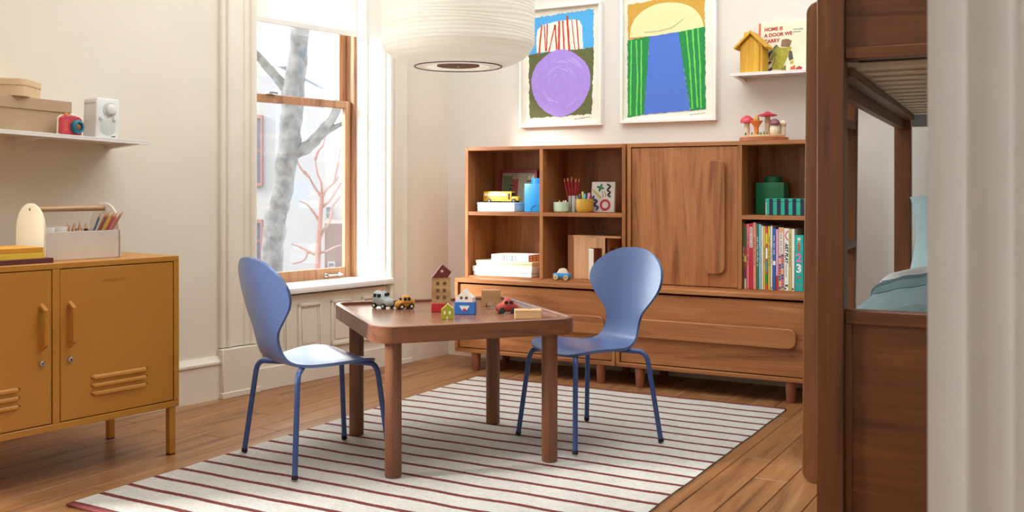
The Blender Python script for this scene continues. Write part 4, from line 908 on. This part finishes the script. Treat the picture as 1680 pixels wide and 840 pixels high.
# ================================================================== YELLOW LOCKER CABINET
YL = R(83); CL = thing('locker_cabinet', 'mustard yellow metal locker cabinet on thin legs', 'cabinet', (-2.987, 2.674, 0), YL)
UC = Vector((math.cos(YL), math.sin(YL), 0)); VC = Vector((-math.sin(YL), math.cos(YL), 0))
def cabpt(x, y, z): return Vector((-2.987, 2.674, 0)) + UC * x + VC * y + Vector((0, 0, z))
xa, xb, D = -.94, .026, .43; z0, z1 = .178, .745
part('top_panel', mustard, CL, xa, xb, -.016, D, z1 - .02, z1, bev=.002)
part('bottom_panel', mustard, CL, xa, xb, -.016, D, z0, z0 + .024, bev=.002)
for q in ((xa, xa + .022), (xb - .022, xb), (-.470, -.445)): part('upright', mustard, CL, q[0], q[1], -.016, .02, z0 + .024, z1 - .02, bev=.001)
for q in ((xa, xa + .004), (xb - .004, xb)): part('side_panel', mustard, CL, q[0], q[1], .02, D, z0 + .024, z1 - .02, bev=0)
part('back_panel', mustard, CL, xa, xb, D - .004, D, z0 + .024, z1 - .02, bev=0)
dk = mat('gap_dark', (40, 24, 8), .9)
for i, (dx0, dx1) in enumerate(((xa + .0245, -.4725), (-.4425, xb - .0245))):
    d = part('door', mustard, CL, dx0, dx1, -.015, .004, z0 + .0265, z1 - .0225, bev=.0025)
    hx = dx1 - .035 if i == 0 else dx0 + .035
    for k in range(3):
        zz = .272 + k * .028
        sx0, sx1 = dx0 + .11, dx0 + .11 + .225
        b = B(); n_ = 7
        prof_ = [(-.015, zz + .018), (-.021, zz + .0155), (-.0235, zz + .010), (-.0235, zz + .004), (-.015, zz)]
        b.prism(prof_, sx0 + .012, sx1 - .012, 'yz')
        b.loft([[(sx0, -.0152, zz + .009 + .001 * kk) for kk in range(5)], [(sx0 + .012, y, z) for y, z in prof_]]); b.loft([[(sx1 - .012, y, z) for y, z in prof_], [(sx1, -.0152, zz + .009 + .001 * kk) for kk in range(5)]])
        b.obj('vent_louvre', mustard, d, 60)
    b = B(); b.tube([(hx, -.012, .606), (hx, -.040, .590), (hx, -.040, .477), (hx, -.012, .461)], .0095, 8); b.obj('handle', mustard, d, 30)
    o = B().lathe([(.0105, 0), (.0105, .006), (.008, .009)], 20, Matrix.Translation((hx, -.015, .412)) @ Matrix.Rotation(PI / 2, 4, 'X')).obj('lock', chrome, d); part('keyhole', black, o, hx - .001, hx + .001, -.0255, -.0235, .408, .416, bev=0)
    if i == 1: text('embossed_name', 'mustard', .027, mat('mustard_relief_shade', (172, 114, 38), .4), d, (dx0 + .155, -.0152, .668), depth=.0008)  # flat letters, darker colour in place of the relief's shading
for lx, ly in ((.0, .0), (xa + .016, .0), (.0, D - .03), (xa + .016, D - .03)):
    b = B(); b.box(lx - .013, lx + .013, ly - .013, ly + .013, .004, z0, .0015); o = b.obj('leg', mustard, CL); part('foot_pad', black, o, lx - .012, lx + .012, ly - .012, ly + .012, 0, .004, bev=0)
# things on the cabinet
ZC = .7455
for i, (xe, dz0, dz1, y0, c, lab, L_) in enumerate(((-.448, 0, .016, .02, (96, 46, 50), 'dark plum book at the bottom of the pile on the cabinet', .30), (-.478, .016, .036, .022, (224, 190, 60), 'bright yellow book in the middle of the pile', .27), (-.482, .036, .054, .025, (214, 148, 40), 'mustard book on top of the pile', .26))):
    t = thing('book', lab, 'book', cabpt(xe - L_ / 2, y0 + .09, ZC + dz0), YL, 'pile of books on the cabinet'); mm = mat('pile_%d' % i, c, .5); h_ = dz1 - dz0 - .0004
    part('cover', mm, t, -L_ / 2, L_ / 2, -.09, .09, 0, .0022, bev=0); part('cover', mm, t, -L_ / 2, L_ / 2, -.09, .09, h_ - .0022, h_, bev=0); part('spine', mm, t, -L_ / 2, L_ / 2, -.0925, -.088, 0, h_, bev=.001); part('pages', mat('paper', (240, 234, 220)), t, -L_ / 2 + .004, L_ / 2 - .004, -.088, .086, .0022, h_ - .0022, bev=0)
t = thing('tool_caddy', 'pale caddy with arched end panels and a wooden handle', 'caddy', cabpt(-.30, .18, ZC), YL); cd = mat('caddy_grey', (214, 204, 192), .5); cdp = mat('caddy_cream', (232, 222, 196), .5, var=.04)
arch = [(-.095, 0), (.095, 0)] + [(.095 * math.cos(a), .105 + .095 * math.sin(a)) for a in [PI * k / 20 for k in range(21)]]
pz = lambda hole: arch
B().prism(arch, -.145, -.137, 'yz', bev=.001).obj('end_panel', cdp, t); B().prism(arch, .137, .145, 'yz', bev=.001).obj('end_panel', cd, t)
B().cyl((-.1462, 0, .178), (-.1445, 0, .178), .005, seg=14).obj('dowel_end', mat('dowel_hole', (120, 104, 84)), t)
part('front_wall', cd, t, -.137, .150, -.095, -.089, 0, .1, bev=.001); part('back_wall', cd, t, -.137, .137, .089, .095, 0, .1, bev=.001); part('tray_floor', cd, t, -.137, .137, -.089, .089, 0, .005, bev=0)
B().cyl((-.137, 0, .178), (.137, 0, .178), .0095, seg=18).obj('handle', wood('dowel_wood', (160, 116, 74), (182, 138, 94), (196, 154, 110), 'x'), t)
for k in range(2):
    t = thing('small_cup', ('small white cup in the caddy next to the arched end panel', 'small white cup in the caddy next to the twig pencils')[k], 'cup', cabpt(-.30 - .105 + k * .047, .13, ZC + .0055), YL, 'white cups in the caddy'); B().lathe([(.018, 0), (.021, .11), (.0195, .11), (.017, .004), (0.001, .004)], 24, cap=False).obj('cup', whitep, t)
tw1 = mat('twig_dark', (62, 44, 36), .9, var=.2, vs=60, bmp=.5, bs=90); tw2 = mat('twig_tip', (198, 150, 110), .7)
for k in range(11):
    x_ = -.30 - .042 + k * .0072; y_ = .105 + (.0, .016, .032)[k % 3]; h_ = .098 + random.random() * .014; t = thing('twig_pencil', 'brown twig pencil with a sharpened tip in the caddy', 'pencil', cabpt(x_, y_, ZC + .0055), YL, 'twig pencils in the caddy')
    l = wob(.003); B().tube([(0, 0, 0), (l, 0, h_ - .006)], .0062, 8).obj('shaft', tw1, t); B().tube([(l, 0, h_ - .006), (l * 1.1, 0, h_ + .012)], [.006, .0012], 8).obj('wood_tip', tw2, t); B().tube([(l * 1.1, 0, h_ + .012), (l * 1.12, 0, h_ + .016)], [.0014, .0004], 6).obj('lead', black, t)
for k, (c, n_) in enumerate((((60, 96, 128), 'blue'), ((150, 96, 78), 'brown'), ((178, 120, 92), 'tan'), ((226, 192, 60), 'yellow'), ((206, 120, 110), 'salmon'), ((196, 96, 100), 'rose red'), ((214, 120, 130), 'pink'), ((186, 140, 110), 'beige'))):
    x_ = -.30 + .03 + k * .0065; lean = .045 + .004 * k if k else .03; h_ = .158 + wob(.004); t = thing('colour_pencil', n_ + ' coloured pencil leaning in the caddy', 'pencil', cabpt(x_, .130 + .005 * (k % 3), ZC + .0055), YL, 'coloured pencils in the caddy'); mm = mat('cpencil_%d' % k, c, .45)
    dv = Vector((lean, -.056 - .005 * (k % 3), h_)); B().tube([(0, 0, 0), dv * .9], .0042, 6).obj('shaft', mm, t); B().tube([dv * .9, dv * .985], [.0042, .0014], 6).obj('wood_tip', tw2, t); B().tube([dv * .985, dv * 1.005], [.0014, .0004], 6).obj('lead', mm, t)

# ================================================================== SHELF ON THE WINDOW WALL
TILT = R(2.2)
SH = shelf('thin white metal shelf on the beige wall above the yellow cabinet', wallpt(-2.19, 1.192), YAWL, -1.05, .0, .30, TILT, (-.03, -.42, -.9))
Ms = Matrix.Translation(wallpt(-2.19, 1.192)) @ Matrix.Rotation(YAWL, 4, 'Z') @ Matrix.Rotation(TILT, 4, 'Y')
def shp(x, y, z=0): return Ms @ Vector((x, y, z + .0003))
def sthing(name, label, cat, x, y, z=0, rz=0):
    o = thing(name, label, cat, shp(x, y, z))
    o.rotation_euler = (Matrix.Rotation(YAWL, 3, 'Z') @ Matrix.Rotation(TILT, 3, 'Y') @ Matrix.Rotation(rz, 3, 'Z')).to_euler(); return o
t = sthing('large_box', 'large tan lidded storage box on the left shelf', 'box', -.53, -.105); tan = mat('box_tan', (176, 148, 116), .7, var=.03)
part('body', tan, t, -.235, .235, -.09, .09, 0, .1, bev=.002); part('lid', mat('box_tan_lid', (182, 154, 122), .7, var=.03), t, -.24, .24, -.095, .095, .092, .138, bev=.002)
t = sthing('small_box', 'small round-cornered pale wood box on top of the large tan box', 'box', -.49, -.118, .1385, R(40)); pw = mat('bent_wood', (216, 186, 146), .6, var=.05, vs=8)
B().prism(rrect(.083, .083, .03, 8), 0, .045, 'xy', bev=.001).obj('body', pw, t); B().prism(rrect(.086, .086, .033, 8), .04, .066, 'xy', bev=.002).obj('lid', pw, t)
t = sthing('toy_camera', 'red wooden toy camera with a teal lens', 'toy camera', -.320, -.245, 0, R(14)); cr_ = mat('camera_red', (196, 62, 74), .5)
poly = [(-.05, .004), (.05, .004), (.05, .066), (.035, .076), (-.035, .076), (-.05, .066)]
B().prism([(-.052, 0), (.052, 0), (.052, .068), (.036, .08), (-.036, .08), (-.052, .068)], .006, .014, bev=.001).obj('back_panel', cream, t); B().prism(poly, -.012, .006, bev=.002).obj('body', cr_, t)
b = B(); b.lathe([(.020, 0), (.027, .002), (.027, .016), (.022, .02), (.016, .02), (.015, .012), (.001, .012)], 28, Matrix.Translation((.018, -.012, .036)) @ Matrix.Rotation(PI / 2, 4, 'X')); b.obj('lens', mat('lens_teal', (24, 112, 130), .4), t)
B().lathe([(.013, 0), (.009, .002), (.001, .003)], 20, Matrix.Translation((.018, -.026, .036)) @ Matrix.Rotation(PI / 2, 4, 'X')).obj('lens_glass', mat('lens_brown', (150, 96, 70), .2), t)
B().lathe([(.008, .078), (.008, .084), (.004, .087)], 16, Matrix.Translation((-.02, 0, 0))).obj('shutter_button', mat('button_orange', (226, 140, 70), .4), t); part('viewfinder', cream, t, .0, .03, -.006, .01, .076, .086, bev=.003)
for i in range(2):
    for j in range(5): B().lathe([(.0022, 0), (.001, .001)], 6, Matrix.Translation((-.033 + i * .009, -.012, .02 + j * .009 + i * .004)) @ Matrix.Rotation(PI / 2, 4, 'X')).obj('dot', mat('dot_peach', (236, 170, 120)), t)
t = sthing('table_radio', 'white portable radio with round dial and speaker grille', 'radio', -.168, -.205); rw = mat('radio_white', (224, 224, 222), .4, var=.01)
part('case', rw, t, -.05, .05, -.05, .05, .002, .162, bev=.006, seg=2); fy = -.05
part('side_handle', mat('radio_grey', (196, 196, 194), .4), t, -.0515, -.049, -.042, .042, .138, .146, bev=.001)
Mr = lambda x, z: Matrix.Translation((x, fy, z)) @ Matrix.Rotation(PI / 2, 4, 'X')
B().lathe([(.030, 0), (.030, .002), (.027, .003), (.001, .003)], 32, Mr(.008, .118)).obj('dial_ring', mat('radio_grey', (196, 196, 194)), t); B().lathe([(.021, .002), (.02, .012), (.017, .014), (.001, .014)], 28, Mr(.012, .118)).obj('tuning_knob', rw, t)
for x_ in (-.028, .03): B().lathe([(.009, 0), (.008, .008), (.001, .009)], 20, Mr(x_, .082)).obj('knob', rw, t)
B().lathe([(.002, 0), (.001, .001)], 8, Mr(.001, .085)).obj('indicator', black, t)
B().lathe([(.033, 0), (.033, .001), (.03, .0025), (.001, .004)], 36, Mr(.002, .045)).obj('speaker_grille', mat('grille_grey', (196, 200, 196), .6, var=.1, vs=300), t)
part('name_plate', black, t, .02, .036, fy - .0008, fy + .001, .008, .011, bev=0)
for k in range(4): B().lathe([(.004, 0), (.004, .003)], 8, Matrix.Translation((-.04 + .08 * (k % 2), -.04 + .08 * (k // 2), 0))).obj('foot', black, t)

# ================================================================== BUNK BED
BY = R(3.4); BO = (-.623, 2.75, 0)
bed = thing('bunk_bed', 'dark walnut bunk bed with slatted upper bunk', 'bunk bed', BO, BY); Lb = 2.11; Wb = 1.06; pw_ = .070
for px_, py_ in ((0, 0), (Wb - pw_, 0), (0, Lb - pw_), (Wb - pw_, Lb - pw_)): part('post', bedz, bed, px_, px_ + pw_, py_, py_ + pw_, 0, 1.78, bev=.003)
for y0 in (.012, Lb - pw_ + .012):
    e = part('end_panel', bedx, bed, pw_, Wb - pw_, y0 + .012, y0 + .03, .10, .64, bev=.001); part('end_rail', bedx, e, pw_, Wb - pw_, y0, y0 + .046, .639, .676, bev=.003); part('panel_edge', bedz, e, pw_, pw_ + .018, y0 + .004, y0 + .024, .1, .639, bev=.001)
    e = part('end_panel', bedx, bed, pw_, Wb - pw_, y0 + .012, y0 + .03, 1.37, 1.72, bev=.001); part('end_rail', bedx, e, pw_, Wb - pw_, y0, y0 + .046, 1.340, 1.371, bev=.003); part('end_rail', bedx, e, pw_, Wb - pw_, y0, y0 + .046, 1.72, 1.76, bev=.003)
for x0 in (.012, Wb - .040):
    part('side_rail', bedy, bed, x0, x0 + .028, pw_, Lb - pw_, 1.262, 1.42, bev=.002); part('side_rail', bedy, bed, x0, x0 + .028, pw_, Lb - pw_, .26, .42, bev=.002)
    part('guard_rail', bedy, bed, x0, x0 + .028, pw_, Lb - pw_, 1.56, 1.64, bev=.002)
for x0 in (.04, Wb - .085): part('slat_ledge', bedy, bed, x0, x0 + .045, pw_, Lb - pw_, 1.30, 1.325, bev=.002); part('slat_ledge', bedy, bed, x0, x0 + .045, pw_, Lb - pw_, .28, .3, bev=.002)
me = None
for k in range(14):
    y = .11 + k * .142
    if me is None: o = part('slat', mat('slat_wood', (226, 210, 182), .6), bed, .05, Wb - .05, 0, .075, 1.326, 1.342, bev=.002); o.location.y = y; me = o.data
    else: share('slat', me, bed, (0, y, 0))
gmt = mat('steel_grey', (168, 170, 174), .45, .3)
part('centre_support', gmt, bed, .285, .325, .06, Lb - .06, 1.296, 1.3255, bev=.002); part('corner_bracket', gmt, bed, .075, .35, Lb - pw_ - .006, Lb - pw_ + .012, 1.27, 1.325, bev=.002)
o = B().box(.075, Wb - .075, .06, Lb - .06, 1.343, 1.5, .03, seg=3).obj('mattress', mat('mattress_shade', (70, 64, 56), .9), None); o.location = BO; o.rotation_euler = (0, 0, BY); tag(o, 'mattress on the upper bunk slats, coloured dark as shade', 'mattress')  # colour darkened so the gaps between the slats look shaded
o = B().box(.045, Wb - .045, 0.065, Lb - .08, .30, .60, .04, seg=3).obj('mattress', mat('mattress_white', (232, 230, 226), .9), None); o.location = BO; o.rotation_euler = (0, 0, BY); tag(o, 'white mattress on the lower bunk under the quilt', 'mattress')
part('bed_base', bedx, bed, .04, Wb - .04, pw_, Lb - pw_, .285, .2995, bev=0)
# ladder on the long side
ld = thing('bunk_ladder', 'dark walnut ladder with round-ended rails on the side of the bunk bed', 'ladder', (-.70, 3.485, 0), BY); 
def railpoly(x0, x1, h_): return rrect((x1 - x0) / 2, h_ / 2, .04, 6, (x0 + x1) / 2, h_ / 2)
for y0 in (0, .42):
    M = Matrix.Shear('XZ', 4, (-.0, 0)) if False else None
    poly = [(x + .016 * (z / 1.63) - .016, z) for x, z in railpoly(-.122, -.008, 1.63)]
    B().prism(poly, y0, y0 + .032, 'xz', bev=.003).obj('ladder_rail', bedz, ld)
for z in (.34, .78, 1.215): part('tread', bedy, ld, -.112, -.016, .032, .42, z, z + .03, bev=.003)
# quilt, sheet, pillow
qm = mat('quilt_aqua', (152, 174, 176), .9, var=.05, vs=20, bmp=.4, bs=150); sh_ = mat('sheet_white', (226, 224, 222), .9); pmk = mat('pillow_aqua', (144, 166, 168), .9, var=.05, vs=20, bmp=.4, bs=150)
def quilt_mesh(y0, y1, hgt, off, n=50, puff=.008, tuck=.435):
    rows = []
    for j in range(n + 1):
        y = y0 + (y1 - y0) * j / n; row = []
        for i in range(61):
            v = i / 60
            # cross-section: hangs at left side, crowned top, hangs at right
            if v < .14: s_ = v / .14; x = .043; z = tuck + (hgt - .06 - tuck) * s_
            elif v > .86: s_ = (1 - v) / .14; x = Wb - .043; z = tuck + (hgt - .06 - tuck) * s_
            else:
                s_ = (v - .14) / .72; x = .043 + (Wb - .086) * s_; z = hgt - .06 + .06 * (math.sin(PI * min(1, min(s_, 1 - s_) * 2.6) / 2) ** .8)
            q = puff * (abs(math.sin(PI * y / .09)) ** .6 * abs(math.sin(PI * x / .09)) ** .6)
            edge = min(1, (j / n) / .06, (1 - j / n) / .06)
            row.append((x, y, z + off + q - .02 * (1 - edge) ** 2))
        rows.append(row)
    b = B(); b.grid(rows); bmesh.ops.solidify(b.bm, geom=list(b.bm.faces), thickness=.006); return b
t = thing('quilt', 'aqua stitched quilt folded back over the lower bunk', 'quilt', BO, BY)
quilt_mesh(.10, 1.22, .692, 0).obj('quilt_body', qm, t, 60); quilt_mesh(.80, 1.14, .692, .022, 20, .01, .45).obj('folded_edge', mat('quilt_fold', (124, 148, 150), .9, var=.05, bmp=.4, bs=150), t, 60)
t = thing('bed_sheet', 'white sheet turned over the quilt of the lower bunk', 'sheet', BO, BY); quilt_mesh(1.06, 1.30, .692, .036, 16, .002, .47).obj('sheet_fold', sh_, t, 60)
t = thing('pillow', 'aqua quilted pillow leaning at the far end of the lower bunk', 'pillow', Vector(BO) + Matrix.Rotation(BY, 3, 'Z') @ Vector((.40, 1.80, .612)), BY, None, R(-24))
rings = []
for k in range(25):
    f_ = -1 + 2 * k / 24; zz = .19 + .19 * math.sin(f_ * PI / 2); hwid = .33 * (1 - .10 * (1 - abs(f_)) ) ; th_ = .062 * (1 - abs(f_) ** 3) + .006; ring_ = []
    for j in range(28):
        a = 2 * PI * j / 28; c, s_ = math.cos(a), math.sin(a); xx = hwid * math.copysign(abs(c) ** .75, c); q = .006 * abs(math.sin(PI * xx / .07)) * abs(math.sin(PI * zz / .07))
        ring_.append((xx, (th_ * (1 - .5 * abs(c) ** 4) + q) * math.copysign(abs(s_) ** .9, s_), zz))
    rings.append(ring_)
B().loft(rings).obj('cushion', pmk, t, 60)
